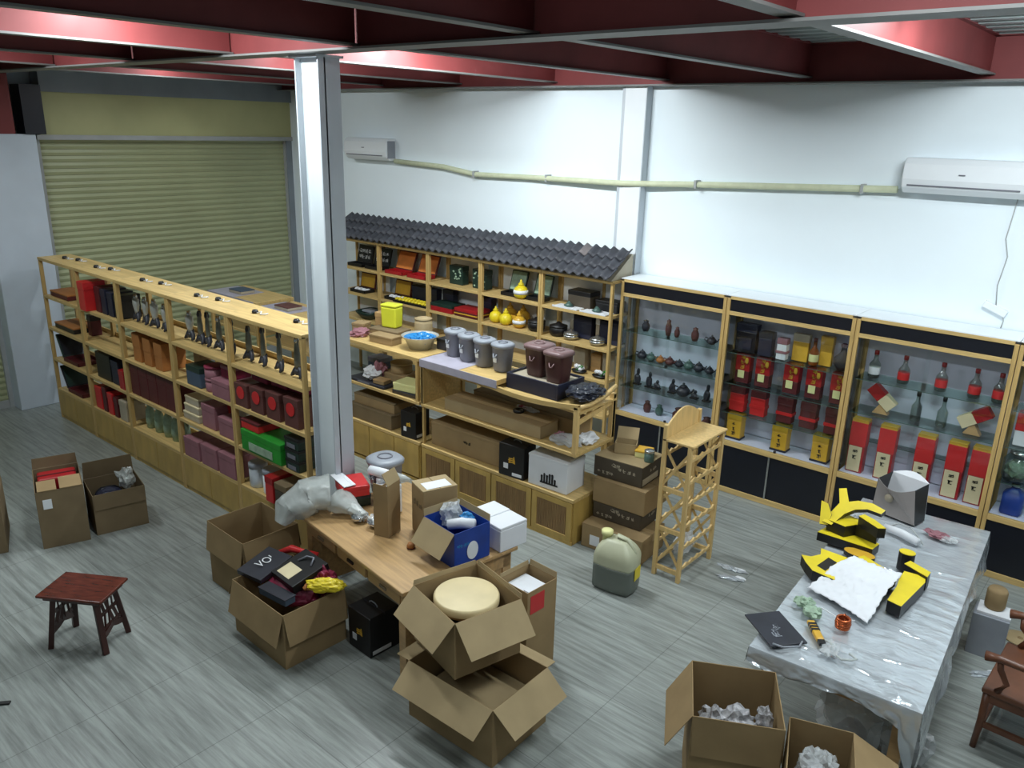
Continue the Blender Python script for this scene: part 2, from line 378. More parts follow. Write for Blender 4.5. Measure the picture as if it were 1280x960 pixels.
# ================================================================== LEFT PINE SHELF (free standing, five bays)
LX = [-10.70, -9.68, -8.68, -7.58, -6.50, -5.36]; LY0, LY1 = 3.72, 4.10
LZ = [.40, .80, 1.20, 1.60]; LTOP = 2.06
ORD = ['leftmost', 'second', 'third', 'fourth', 'rightmost']
def pine_bay(W, Dp, H, shelves, cab=None, label='', loc=(0, 0, 0), backrail=True, name='shelf_unit', doormat='pine_door', group=None, topm='pine'):
    t = thing(name, label, 'shelf', loc, 0, group)
    p = .03
    for x in (p/2, W-p/2):
        for y in (p/2+.006, Dp-p/2-.006):
            MB().box(x-p/2, x+p/2, y-p/2-.006, y+p/2+.006, 0, H-.02).build('post', 'pine_v', t, bevel=.003)
    MB().box(0, W, -.004, Dp+.004, H-.036, H).build('top_board', topm, t, bevel=.003)
    for z in shelves: MB().box(p, W-p, 0, Dp, z-.036, z).build('shelf_board', 'pine', t, bevel=.003)
    if backrail:
        b = MB()
        for z in shelves: b.box(p, W-p, Dp-.018, Dp, z, z+.05)
        b.build('back_rail', 'pine', t)
    if cab:
        MB().box(p, W-p, Dp-.02, Dp, .06, cab-.03).box(p, W-p, .02, Dp-.02, .04, .06).build('cupboard_back', 'pine_door', t)
        for k in (0, 1):
            a = p+k*(W/2-p); b_ = W/2 if k == 0 else W-p
            d = MB().box(a+.004, b_-.004, .0, .018, .05, cab-.035).build('door', doormat, t, bevel=.003)
        MB().box(p, W-p, .01, .04, 0, .05).build('plinth', 'pine_door', t)
    return t
desc = ['by the pillar, holding leaning open cases', 'holding red and navy boxes', 'holding tan and dark red boxes', 'holding mauve boxes', 'holding the green carton by the column']
for i in range(5):
    pine_bay(LX[i+1]-LX[i]-.004, LY1-LY0, LTOP, LZ, .40, ORD[i]+' bay of the free standing pine shelf, '+desc[i], (LX[i]+.002, LY0, 0), group='bays of the long pine shelf')
# rear dark panels behind the lower right bays
# small fittings on top of the shelf
k = 0
for i, xs_ in enumerate(((-10.35, -10.1), (-9.5, -9.25), (-8.4, -8.1), (-7.3, -7.0), (-6.3, -5.75))):
    for j, x in enumerate(xs_):
        t = thing('spotlight_base', 'small dark spotlight base with wire on the pine shelf top, %s bay, %s one' % (ORD[i], ('left', 'right')[j]), 'spotlight', (x, 3.9+.05*(j), LTOP), 0, 'spotlight bases on the pine shelf top')
        MB().lathe([(.028, 0), (.03, .012), (.022, .03)], 14).build('base', 'blackp', t)
        MB().tube([(.03, 0, .006), (.07, .02, .02), (.1, -.01, .006), (.14, .015, .01), (.12, .05, .006)], .006, 6).build('wire', 'paperw', t)

def giftbox(name, label, cat, x, y, z, w, d, h, m='red', lid=None, rotz=0, group=None, plate=None, lidh=.28, band=None, roundlabel=None):
    """box with a slightly larger lid; x,y = centre of its foot"""
    t = thing(name, label, cat, (x, y, z), rotz, group)
    MB().box(-w/2, w/2, -d/2, d/2, 0, h*(1-lidh)+.002).build('body', m, t, bevel=min(.006, w*.06))
    e = .003
    MB().box(-w/2-e, w/2+e, -d/2-e, d/2+e, h*(1-lidh), h).build('lid', lid or m, t, bevel=min(.006, w*.06))
    if plate: MB().box(-w*.3, w*.3, -d/2-.0055, -d/2-.003, h*.12, h*.5).build('label', plate, t)
    if roundlabel:
        m4 = Matrix.Translation((0, -d/2-.003, h*.62)) @ Matrix.Rotation(R(90), 4, 'X')
        MB().prism([(w*.3*math.cos(a*.3927), w*.3*math.sin(a*.3927)) for a in range(16)], 0, .004, 0, m4).build('label', roundlabel, t)
    if band: MB().box(-w/2-.005, w/2+.005, -d/2-.005, d/2+.005, h*.3, h*.42).build('band', band, t)
    return t
def opencase(name, label, cat, x, y, z, w, d, h, lidm, basem, inner, rotz=0, ang=70, group=None, content=None):
    """tray with lid hinged at the rear and leaning back"""
    t = thing(name, label, cat, (x, y, z), rotz, group)
    mb = MB().box(-w/2, w/2, -d/2, d/2, 0, .006)
    for a in ((-w/2, -w/2+.01, -d/2, d/2), (w/2-.01, w/2, -d/2, d/2), (-w/2, w/2, -d/2, -d/2+.01), (-w/2, w/2, d/2-.01, d/2)): mb.box(*a, 0, .045)
    mb.build('tray', basem, t, bevel=.002)
    if content:
        c = MB(); n = 4
        for i in range(n): c.lump((-w/2+w*(i+.6)/(n+.2), 0, .03), (w/n*.34, d*.25, .03), i, .2, 2)
        c.build('filling', content, t)
    L = MB(); L.T = Matrix.Translation((0, d/2, .045)) @ Matrix.Rotation(-R(90-ang), 4, 'X')
    L.box(-w/2, w/2, 0, .022, 0, h); L.build('lid', lidm, t, bevel=.002)
    L = MB(); L.T = Matrix.Translation((0, d/2, .045)) @ Matrix.Rotation(-R(90-ang), 4, 'X')
    L.box(-w/2+.015, w/2-.015, -.003, 0, .015, h-.015); L.build('lid_lining', inner, t)
    return t

Yc = LY0+.17
# --- leftmost bay
giftbox('lacquer_case', 'flat dark red lacquer case with a wood top on the highest shelf beside the pillar', 'case', -10.32, Yc, 1.60, .5, .26, .07, 'maroon', 'orange')
giftbox('lacquer_case', 'flat black lacquer case with a wood top, second shelf beside the pillar', 'case', -10.3, Yc, 1.20, .54, .26, .075, 'blackp', 'orange')
giftbox('tea_caddy', 'small dark caddy standing in the second shelf of the leftmost bay, beside the post', 'caddy', -9.86, Yc+.05, 1.20, .1, .12, .25, 'maroon', 'blackp')
opencase('display_case', 'open dark case with its lid leaning back, third shelf beside the pillar', 'case', -10.22, Yc, .80, .28, .42, .3, 'dkgreen', 'maroon', 'black', R(90), 62)
opencase('display_case', 'open dark case with its lid leaning left, lowest shelf beside the pillar', 'case', -10.22, Yc, .40, .28, .42, .3, 'black', 'maroon', 'dkgreen', R(90), 60)
giftbox('lacquer_case', 'small brown case in front of the leaning lid, lowest shelf beside the pillar', 'case', -9.84, Yc+.06, .40, .16, .2, .1, 'orange', 'maroon')
# --- second bay
giftbox('gift_box', 'bright red box sticking out of the top shelf of the second bay', 'box', -9.46, 3.80, 1.60, .16, .24, .33, 'redb', 'redb')
for i, (x, m, l) in enumerate(((-9.27, 'maroon', 'dark red slim box beside the bright red one'), (-9.12, 'navy', 'navy slim box, middle of the top shelf of the second bay'), (-8.96, 'navy', 'navy slim box with a red rim, second bay top shelf'), (-8.80, 'blackp', 'black slim box by the right post, second bay top shelf'))):
    giftbox('gift_box', l, 'box', x, Yc, 1.60, .12, .24, .29-.01*i, m, m, group='slim boxes on the top shelf')
giftbox('gift_box', 'wide black box on the third shelf of the second bay', 'box', -9.32, Yc, .80, .36, .26, .31, 'blackp', 'blackp')
giftbox('gift_box', 'narrow navy box beside the wide black box on the third shelf', 'box', -9.03, Yc, .80, .17, .26, .28, 'navy', 'navy')
giftbox('gift_box', 'narrow red box against the right post on the third shelf of the second bay', 'box', -8.82, 3.83, .80, .12, .2, .22, 'red', 'red')
giftbox('tea_caddy', 'little dark caddy at the left end of the third shelf, second bay', 'caddy', -9.58, Yc, .80, .09, .1, .1, 'maroon', 'clayred')
for x, w_, h_, m, l in ((-9.52, .17, .27, 'redb', 'bright red box at the left end of the lowest shelf, second bay'), (-9.36, .1, .3, 'maroon', 'dark red box between two bright red ones, lowest shelf'), (-9.22, .13, .26, 'redb', 'bright red box, middle of the lowest shelf, second bay'), (-9.08, .1, .24, 'maroon', 'dark red box right of the bright red one, lowest shelf'), (-8.90, .18, .24, 'beige', 'beige box at the right end of the lowest shelf, second bay')):
    giftbox('gift_box', l, 'box', x, Yc-.04, .40, w_-.01, .22, h_, m, m)
# --- ornaments on the top shelf of bays three to five
def ornament(label, x, h, pale, rot=0, split=True):
    t = thing('metal_ornament', label, 'ornament', (x, 3.86, 1.60), rot, 'slender ornaments on forked feet')
    m = MB(); q = 1.0
    for s in (-1, 1):
        m.tube([(.068*s, -.03, .02), (.062*s, -.01, .035), (.04*s, 0, .07), (.012*s, .01, .12)], [.008, .02, .024, .02], 8)
    m.lump((0, 0, .06), (.055, .03, .03), int(x*10) % 9, .2, 2)
    m.build('forked_foot', 'claydark', t)
    b = MB(); pr = [(.03, .09), (.042, .13), (.044 if not pale else .06, .19), (.036 if not pale else .058, .25), (.026, h-.04), (.02, h)]
    b.lathe(pr, 14, sy=.5); b.build('blade_body', 'palesteel' if pale else 'olivesteel', t)
    MB().lathe([(.021, h-.05), (.024, h-.03), (.016, h+.004)], 10).build('cap', 'silver' if i_cap(x) else 'claydark', t)
def i_cap(x): return x in (-6.88, -5.64) or x < -7.3
for i, (x, h, p) in enumerate(((-8.53, .30, 1), (-8.33, .30, 1), (-8.13, .31, 1), (-7.92, .29, 1), (-7.36+.0, .3, 1), (-7.22, .33, 0), (-7.08, .34, 0), (-6.88, .34, 0), (-6.66, .34, 0), (-6.38, .33, 0), (-6.15, .36, 0), (-5.9, .36, 0), (-5.64, .37, 0))):
    where = 'third bay' if x < -7.7 else 'fourth bay' if x < -6.55 else 'rightmost bay'
    n = i if x < -7.7 else i-4 if x < -6.55 else i-9
    ornament('%s ornament on forked feet, %s from the left on the top shelf, %s' % ('pale swollen' if p else 'dark thin', ['first', 'second', 'third', 'fourth', 'fifth'][n], where), x-.06 if x > -7.4 and x < -7.3 else x, h, p, R(random.uniform(-20, 20)))
# --- third bay
for i, x in enumerate((-8.42, -8.19, -7.95)):
    giftbox('gift_box', 'tan orange upright box, %s of three on the second shelf of the third bay' % ('left', 'middle', 'right')[i], 'box', x, Yc, 1.20, .16, .26, .31-.01*i, 'orange', 'orange', lidh=.5, group='tan boxes on the second shelf')
for i, x in enumerate((-8.53, -8.33, -8.13, -7.93, -7.74)):
    giftbox('gift_box', 'tall dark red box in the closed row of five, third bay, %s from left' % ('first', 'second', 'third', 'fourth', 'fifth')[i], 'box', x, Yc, .80, .19, .28, .345, 'maroon', 'maroon', group='dark red boxes in a closed row')
for i, x in enumerate((-8.5, -8.3, -8.1, -7.92, -7.74)):
    t = thing('wrapped_bottle', 'pale green wrapped bottle, %s from the left on the third bay lowest shelf' % ('first', 'second', 'third', 'fourth', 'fifth')[i], 'bottle', (x, 3.86, .40), R(10*i), 'silk wrapped bottles')
    MB().lathe([(.05, 0), (.06, .08), (.055, .2), (.02, .27)], 14, sy=.8).build('body', 'palegreen', t)
    MB().lathe([(.018, .26), (.03, .3), (.045, .34)], 10, sy=.4).build('gathered_top', 'silver', t)
# --- fourth bay
def roundtin(label, x, y, z, r, h, m, lid, group=None, name='round_tin', cat='tin'):
    t = thing(name, label, cat, (x, y, z), 0, group)
    MB().lathe([(r*.96, 0), (r, .008), (r, h*.8)], 24).build('body', m, t)
    MB().lathe([(r*1.04, h*.8), (r*1.04, h*.97), (r*.9, h)], 24).build('lid', lid, t); return t
giftbox('gift_box', 'tall brown box at the back left of the second shelf, fourth bay', 'box', -7.44, 3.97, 1.20, .13, .12, .35, 'oak_d', 'oak_d')
giftbox('gift_box', 'blue grey box at the left of the second shelf, fourth bay', 'box', -7.22, Yc-.03, 1.20, .26, .24, .2, 'steelblue', 'dkgreen')
roundtin('mauve round tin at the bottom of a stack of two, fourth bay second shelf', -6.97, 3.84, 1.20, .10, .13, 'mauve', 'mauve')
roundtin('mauve round tin on top of a stack of two, fourth bay second shelf', -6.97, 3.84, 1.331, .10, .12, 'mauve', 'wine')
giftbox('gift_box', 'mauve brown low box by the right post, fourth bay second shelf', 'box', -6.70, Yc-.03, 1.20, .30, .28, .17, 'mauve', 'mauve')
giftbox('gift_box', 'wine red box lying on the mauve brown box, fourth bay second shelf', 'box', -6.72, Yc+.02, 1.372, .2, .2, .12, 'wine', 'mauve')
for i in range(3): giftbox('gift_box', '%s beige box of the stack of three on the third shelf, fourth bay' % ('lowest', 'middle', 'topmost')[i], 'box', -7.36, Yc-.02+.01*i, .80+.082*i, .30-.02*i, .24, .08, 'beige', 'cream', group='stack of beige boxes')
giftbox('gift_box', 'mauve box in the middle of the third shelf, fourth bay', 'box', -7.04, Yc, .80, .24, .26, .24, 'mauve', 'mauve')
giftbox('tea_caddy', 'narrow red brown caddy between two mauve boxes, third shelf', 'caddy', -6.88, 3.95, .80, .05, .1, .28, 'red', 'red')
giftbox('gift_box', 'mauve box by the right post on the third shelf, fourth bay', 'box', -6.69, Yc-.02, .80, .26, .26, .19, 'mauve', 'mauve')
giftbox('gift_box', 'grey box lying behind the mauve boxes on the third shelf, fourth bay', 'box', -6.68, Yc+.06, .992, .26, .14, .07, 'beige', 'beige')
for i, x in enumerate((-7.36, -7.03, -6.70)): giftbox('gift_box', 'mauve square box on the lowest shelf of the fourth bay, %s of three' % ('left', 'middle', 'right')[i], 'box', x, Yc-.03, .40, .29, .28, .21+.01*i, 'mauve', 'mauve', group='mauve boxes on the lowest shelf')
# --- rightmost bay
for i, x in enumerate((-6.36, -6.11, -5.86, -5.59)):
    giftbox('tea_box', 'brown box with a red round label on the second shelf, %s of four' % ('first', 'second', 'third', 'fourth')[i], 'box', x, Yc-.03, 1.20, .2, .26, .22+.015*i, 'clayred', 'clayred', roundlabel='redb', group='brown boxes with red round labels')
for i, x in enumerate((-6.2, -5.9, -5.63)):
    MBo = giftbox('gift_box', 'dark wine box lying on the brown labelled boxes, %s of three' % ('left', 'middle', 'right')[i], 'box', x, Yc+.04, 1.20+.25+.015*i, .24, .2, .06, 'wine', 'navy', group='flat dark boxes on the labelled boxes')
giftbox('carton', 'bright green printed carton on the third shelf of the rightmost bay', 'box', -6.05, Yc-.04, .80, .62, .3, .2, 'green', 'green', plate='palegreen')
giftbox('gift_box', 'bright red box lying on the green carton', 'box', -6.24, Yc-.05, 1.002, .28, .24, .09, 'redb', 'maroon')
for i in range(3): giftbox('tea_tin', '%s dark green tin of the stack beside the green carton' % ('lowest', 'middle', 'topmost')[i], 'tin', -5.6, Yc-.06, .80+.102*i, .2, .22, .1, 'dkgreen', 'blackp', plate='bin', group='stack of dark green tins')
for i, (x, m) in enumerate(((-6.33, 'palegreen'), (-6.1, 'paleyel'))):
    roundtin('white and green printed canister on the lowest shelf of the rightmost bay, %s one' % ('left', 'right')[i], x, Yc-.06, .40, .085, .24, 'foil' if i == 0 else 'white', 'bin_l', name='canister', cat='canister')
giftbox('gift_box', 'bright red upright box on the lowest shelf of the rightmost bay', 'box', -5.93, Yc-.08, .40, .12, .26, .25, 'redb', 'red')
giftbox('gift_box', 'brown upright box beside the bright red one, lowest shelf of the rightmost bay', 'box', -5.75, Yc-.08, .40, .18, .26, .23, 'darkcard', 'card_d')
giftbox('gift_box', 'dark brown box at the right end of the lowest shelf, by the column', 'box', -5.52, Yc, .40, .2, .24, .2, 'maroon', 'clayred')

# ================================================================== COUNTER UNITS behind the left shelf
def lowtable(x0, x1, y0, y1, z, label):
    t = thing('display_counter', label, 'counter', (x0, y0, 0))
    W, Dp = x1-x0, y1-y0
    for x in (.03, W-.03):
        for y in (.03, Dp-.03): MB().box(x-.025, x+.025, y-.025, y+.025, 0, z-.03).build('leg', 'pine_v', t, bevel=.003)
    MB().box(0, W, 0, Dp, z-.045, z).build('top_board', 'pine', t, bevel=.004)
    MB().box(.03, W-.03, .03, Dp-.03, .45, .48).box(.03, W-.03, .03, Dp-.03, .9, .93).build('shelf_board', 'pine', t)
    MB().box(-.006, W*.55, -.006, Dp*.8, z, z+.004).box(-.007, W*.95, -.008, 0, z-.06, z+.003).build('protective_film', 'purple', t, bevel=.001)
    return t
lowtable(-10.62, -9.42, 5.85, 6.45, 1.38, 'pine counter with mauve film on its top behind the pine shelf, far left one')
lowtable(-9.30, -8.1, 5.75, 6.35, 1.36, 'pine counter with mauve film on its top behind the pine shelf, nearer the column')
giftbox('gift_box', 'flat wrapped box lying on the far left counter behind the pine shelf', 'box', -10.15, 6.1, 1.385, .3, .22, .05, 'beige', 'steelblue')
giftbox('gift_box', 'flat wrapped box lying on the counter behind the pine shelf near the column', 'box', -8.9, 6.0, 1.365, .3, .22, .05, 'beige', 'clayred')

# ================================================================== BACK SHELF WITH TILED ROOF
BX = [-9.80, -8.82, -7.82, -6.86, -5.88, -4.86]; BY0, BY1 = 7.47, 7.9; BZ = [.50, .93, 1.31, 1.69]; BTOP = 2.10
for i in range(5):
    t = pine_bay(BX[i+1]-BX[i]-.004, BY1-BY0, BTOP, BZ, None, ['bay of the tiled roof shelf beside the grey column, leftmost one', 'bay of the tiled roof shelf holding orange cases', 'bay of the tiled roof shelf holding red trays, the middle one', 'bay of the tiled roof shelf holding yellow jars', 'bay of the tiled roof shelf beside the glass cabinets'][i], (BX[i]+.002, BY0, 0), backrail=False, group='bays of the tiled roof shelf')
    MB().box(.03, .75*(BX[i+1]-BX[i]), BY1-BY0-.012, BY1-BY0-.004, .93, BTOP-.05).build('back_panel', 'white', t)
    MB().box(.62*(BX[1]-BX[0]), .62*(BX[1]-BX[0])+.04, BY1-BY0-.024, BY1-BY0-.012, .93, BTOP-.03).build('back_post', 'pine_v', t)
# tiled roof: rows of curved tiles on a sloping board
t = thing('tiled_canopy', 'sloping canopy of charcoal curved roof tiles on top of the back shelf', 'canopy', (BX[0], BY0-.04, BTOP))
Wr = BX[-1]-BX[0]+.02
MB().prism([(0, 0), (.40, .26), (.42, .26), (.42, 0)], 0, Wr-.03, 0, Matrix(((0, 0, 1, 0), (1, 0, 0, .01), (0, 1, 0, .002), (0, 0, 0, 1)))).build('sloping_board', 'beige', t)
nrow, pw = 3, .1235; nc = int(Wr/pw)
for r_ in range(nrow):
    mb = MB()
    def fn(u, v, r_=r_):
        x = u*nc*pw; s_ = (r_+v*1.08)/nrow
        h_ = .019*math.cos(2*math.pi*x/pw)+.03+.012*(1-v)+.003*noise.noise(Vector((x*3, v*3, r_)))
        return (x, s_*.42-.02-h_*.5, s_*.275+h_+.0)
    mb.grid(fn, nc*8, 3)
    rowo = mb.build('tile_row', ['tile', 'tile_l'], t, solid=.012)
    cols = rowo.data.polygons
    for p in cols:
        cx = p.center.x
        if (r_ == 2 and 4.3 < cx < 4.43): p.material_index = 1

BYc = BY0+.2
# row 1 (top)
for i, x in enumerate((-9.42, -9.03)):
    opencase('display_case', 'open black case with white lettering in its lid, %s one near the grey column' % ('left', 'right')[i], 'case', x, BYc-.05, 1.69, .33, .18, .25, 'blackp', 'blackp', 'black', 0, 76)
    mb = MB(); mb.T = Matrix.Translation((x, BYc+.04, 1.735)) @ Matrix.Rotation(-R(14), 4, 'X')
    for r_ in range(2):
        for c_ in range(4): mb.glyph((-.135+c_*.068, -.0045, .05+r_*.085), (1, 0, 0), (0, 0, 1), .06, 0, r_*5+c_+i)
    o = mb.build('lettering', 'paperw', D.objects['display_case' if False else [q.name for q in D.objects if q.name.startswith('display_case')][-1]])
    o.location = -Vector((x, BYc-.05, 1.69))
for i, x in enumerate((-8.52, -8.08)):
    opencase('display_case', 'orange lined dark red case with its lid raised, %s of two under the tiled roof' % ('left', 'right')[i], 'case', x+(-.02 if i == 0 else 0), BYc-.07, 1.69, .36, .2, .27, 'maroon', 'red', 'ornsatin', 0, 68)
for i, x in enumerate((-7.42, -7.0)):
    t = giftbox('tea_box', 'box with a pale green leaf pattern standing under the tiled roof, %s one' % ('left', 'right')[i], 'box', x, BYc, 1.69, .24, .12, .25, 'dkgreen', 'dkgreen')
    mb = MB(); rnd = random.Random(i)
    for k in range(12): mb.lump((rnd.uniform(-.1, .1), -.065, rnd.uniform(.03, .22)), (.018, .003, .014), k, .3, 1)
    mb.build('leaf_pattern', 'palegreen', t)
for i, x in enumerate((-6.44, -6.04)):
    opencase('display_case', 'dark case with a pale green lined lid leaning back, %s the yellow jar' % ('left of', 'right of')[i], 'case', x, BYc-.05, 1.69, .26, .16, .26, 'dkgreen', 'blackp', 'palegreen', 0, 74)
def jar(label, x, y, z, s=1, m='yellow', band=True):
    t = thing('round_jar', label, 'jar', (x, y, z), 0, 'yellow round jars')
    MB().lathe([(.035*s, 0), (.075*s, .03*s), (.085*s, .075*s), (.07*s, .12*s), (.03*s, .15*s)], 20).build('body', m, t)
    MB().lathe([(.03*s, .15*s), (.035*s, .165*s), (.012*s, .19*s), (.014*s, .2*s), (.004*s, .215*s)], 16).build('lid', m, t)
    if band: MB().lathe([(.082*s, .055*s), (.087*s, .075*s), (.081*s, .1*s)], 20).build('white_band', 'paperw', t)
    return t
jar('yellow round jar with a white band on the top shelf under the tiled roof', -6.24, BYc-.13, 1.69, 1.1)
giftbox('gift_box', 'wide black box under the tiled roof in the rightmost bay', 'box', -5.42, BYc+.05, 1.69, .32, .2, .2, 'darkcard', 'blackp')
giftbox('gift_box', 'low black box under the tiled roof in the corner next to the glass cabinet', 'box', -5.06, BYc+.08, 1.69, .3, .18, .13, 'blackp', 'blackp')
for i, x in enumerate((-5.52, -5.12)):
    t = thing('tray', 'white tray with a dark round dish under the tiled roof, %s one of two' % ('left', 'right')[i], 'tray', (x, BYc-.11, 1.69), 0, 'white trays')
    MB().box(-.18, .18, -.09, .09, 0, .012).box(-.18, .18, -.09, -.08, .012, .024).build('board', 'paperw', t, bevel=.003)
    MB().lathe([(.04, .012), (.06, .03), (.03, .05), (.012, .075)], 16).build('dish', 'claygreen', t)
# row 2
for i, x in enumerate((-9.36, -8.59)):
    opencase('display_case', 'case with golden lined lid and white cups, %s one near the grey column' % ('left', 'right')[i], 'case', x, BYc-.06, 1.31, .33, .2, .22, 'maroon', 'blackp', 'ochre', 0, 80, content='paperw')
giftbox('gift_box', 'long navy box standing behind the yellow trays', 'box', -8.15, BYc+.1, 1.31, .5, .1, .22, 'navy', 'navy')
for i, x in enumerate((-8.58+.3, -8.03)):
    t = thing('tray', 'yellow tray with rows of small yellow packets, %s of two' % ('left', 'right')[i], 'tray', (x+.02-.1 if i == 0 else x-.0, BYc-.1, 1.31), 0, 'yellow trays')
    MB().box(-.17, .17, -.1, .1, 0, .03).build('board', 'blackp', t, bevel=.003)
    mb = MB()
    for a in range(5):
        for b_ in range(2): mb.lump((-.13+a*.065, -.045+b_*.09, .04), (.03, .04, .022), a+b_, .1, 2)
    mb.build('packet', 'yellow', t)
giftbox('gift_box', 'dark green box standing behind the red lacquer tray', 'box', -7.7, BYc+.12, 1.31, .2, .1, .25, 'navy', 'navy')
giftbox('gift_box', 'dark blue box standing at the post left of the yellow jars', 'box', -7.0, BYc+.12, 1.31, .2, .1, .25, 'navy', 'navy')
giftbox('lacquer_case', 'flat green and red lacquer case in the middle bay, left one', 'case', -7.57, BYc-.06, 1.31, .40, .26, .11, 'red', 'dkgreen', lidh=.4)
giftbox('lacquer_case', 'flat black and red lacquer case with gold marks in the middle bay, right one', 'case', -7.12, BYc-.06, 1.31, .40, .26, .11, 'maroon', 'red', band='ochre', lidh=.4)
for i, (x, y, m) in enumerate(((-6.68, -.09, 'yellow'), (-6.5, -.1, 'yellow'), (-6.28, -.1, 'ochre'), (-6.6, .1, 'ochre'), (-6.38, .1, 'ochre'))):
    jar(['yellow knobbly jar, front left of the group of five', 'yellow knobbly jar, front middle of the group of five', 'orange jar with a white band, front right of the group of five', 'golden jar at the back left of the group of five', 'golden jar at the back right of the group of five'][i], x, BYc+y, 1.31+(.05 if y > 0 else 0)*0, 1.0 if y < 0 else 1.15, m, i == 2)
giftbox('gift_box', 'orange box standing between the golden jars', 'box', -6.5, BYc+.01, 1.31, .2, .07, .12, 'ochre', 'ochre')
for i, x in enumerate((-6.04, -5.70)):
    t = thing('black_pot', 'black round lidded pot %s of the post beside the yellow jars' % ('left', 'right')[i], 'pot', (x, BYc-.05, 1.31), 0)
    MB().lathe([(.08, 0), (.11, .03), (.11, .1), (.1, .11)], 22).build('body', 'blackp', t)
    MB().lathe([(.112, .11), (.11, .125), (.04, .145), (.015, .17)], 22).build('lid', 'blackp', t)
for i, x in enumerate((-5.48, -5.10)):
    t = thing('metal_pot', 'silver round pot with a domed lid, %s of two' % ('left', 'right')[i], 'pot', (x, BYc-.09, 1.31), 0, 'silver pots')
    MB().lathe([(.05, 0), (.09, .02), (.095, .06)], 22).build('body', 'silver', t)
    MB().lathe([(.097, .06), (.08, .085), (.03, .1), (.012, .12)], 22).build('lid', 'silver', t)
    giftbox('gift_box', 'navy upright box behind the %s silver pot' % ('left', 'right')[i], 'box', x+.08, BYc+.08, 1.31, .26, .12, .27, 'navy', 'navy')
    giftbox('gift_box', 'narrow white upright box behind the %s silver pot' % ('left', 'right')[i], 'box', x-.1, BYc+.1, 1.31, .05, .1, .28, 'beige', 'white')
# row 3
t = thing('serving_bowl', 'dark green square bowl on the shelf right beside the grey column', 'bowl', (-9.2, BYc-.05, .93), 0)
MB().lathe([(.1, 0), (.17, .08), (.19, .12), (.17, .12), (.1, .02)], 20, sq=.7).build('bowl', 'dkgreen', t)
MB().box(-.1, .1, -.08, .08, .1, .13).build('lid', 'bin_l', t, bevel=.006)
giftbox('gift_box', 'beige upright box on the third shelf, left of the white flowers', 'box', -5.4, BYc+.05, .93, .16, .12, .27, 'beige', 'beige')
giftbox('gift_box', 'tan upright box on the third shelf, middle of the rightmost bay', 'box', -5.2, BYc+.1, .93, .14, .1, .22, 'oak', 'oak')
giftbox('gift_box', 'beige upright box beside the glass cabinet, third shelf', 'box', -5.0, BYc+.08, .93, .17, .12, .26, 'beige', 'beige')
for i, x in enumerate((-5.33, -5.03)):
    t = thing('planter_tray', 'small tray of white blossoms and green leaves on the third shelf, %s one' % ('left', 'right')[i], 'planter', (x, BYc-.1, .93), 0, 'blossom trays')
    MB().lathe([(.07, 0), (.1, .02), (.1, .03)], 18, sy=.7).build('dish', 'blackp', t)
    mb = MB(); ml = MB()
    for k in range(6): mb.lump((random.uniform(-.06, .05), random.uniform(-.03, .03), .05+.01*k*.5), (.028, .022, .022), k, .3, 2)
    for k in range(5): ml.bar((random.uniform(-.03, .06), random.uniform(-.03, .03), .03), (random.uniform(0, .09), random.uniform(-.04, .04), .09), .02, .003)
    mb.build('blossom', 'paperw', t); ml.build('leaf', 'green', t)

# ================================================================== GLASS DISPLAY CABINETS
CX = [-4.84, -3.56, -2.27, -.96, .33]; CY0, CY1 = 7.6, 7.98
def cabinet(W, label, loc, low=.05):
    t = thing('display_cabinet', label, 'cabinet', loc, 0, 'glass fronted display cabinets along the white wall')
    Dp = CY1-CY0-.004; H = 2.13; p = .035
    for x in (0, W-p):
        for y in (0, Dp-p): MB().box(x, x+p, y, y+p, 0, H-.03).build('post', 'pine_v', t, bevel=.003)
    for a_, b_ in ((2.09, 2.125), (1.93, 1.97), (.53, .585), (0, .06)): MB().box(p, W-p, 0, p, a_, b_).build('front_rail', 'pine', t, bevel=.003)
    MB().box(0, W, .0, Dp, H-.006, H+.004).build('top_panel', 'white', t)
    MB().box(p, W-p, .012, .022, 1.97, 2.09).build('header_panel', 'black', t)
    MB().box(p, W-p, Dp-.014, Dp-.004, .585, 2.09).build('back_panel', 'backp', t)
    for x in (.010, W-.016): MB().box(x, x+.006, p, Dp-p, .585, 2.09).build('side_pane', 'glass', t)
    MB().box(p, W-p, p, Dp-.02, .55, .58).build('deck_board', 'backp', t)
    for z in (.88, 1.20, 1.53):
        y_ = low if z == .88 else .05; MB().box(p+.01, W-p-.01, y_, Dp-.02, z-.004, z).box(p+.01, W-p-.01, y_-.003, y_, z-.005, z+.001, 1).build('glass_shelf', ['shelfglass', 'claygreen'], t)
    for k in (0, 1):
        a = p if k == 0 else W/2-.02; b_ = W/2+.02 if k == 0 else W-p; y = .006 if k == 0 else .014
        MB().box(a, b_, y, y+.004, .585, 1.93).build('glass_door', 'glass', t)
        a = p if k == 0 else W/2-.004; b_ = W/2+.004 if k == 0 else W-p
        d = MB().box(a, b_, .008+.008*k, .014+.008*k, .06, .53).build('lower_door', 'black', t)
    MB().box(W/2-.012, W/2+.006, .002, .008, .06, .53).build('aluminium_trim', 'silver', t)
    MB().lathe([(.014, 0), (.014, .02)], 12, (W/2+.04, .02, .586)).build('lock', 'blackp', t)
    MB().box(p, W-p, Dp-.02, Dp-.014, .02, .53).build('lower_back', 'black', t)
    return t
cl = ['holding small dark teapots, next to the tiled roof shelf', 'holding red and gold gift packs', 'holding small bottles and tall red cartons', 'cut off by the right edge, holding a blue bottle']
for i in range(4): cabinet(CX[i+1]-CX[i]-.006, 'pine and black glass display cabinet '+cl[i], (CX[i]+.003, CY0, 0), .24 if i == 2 else .05)
CYc = 7.80
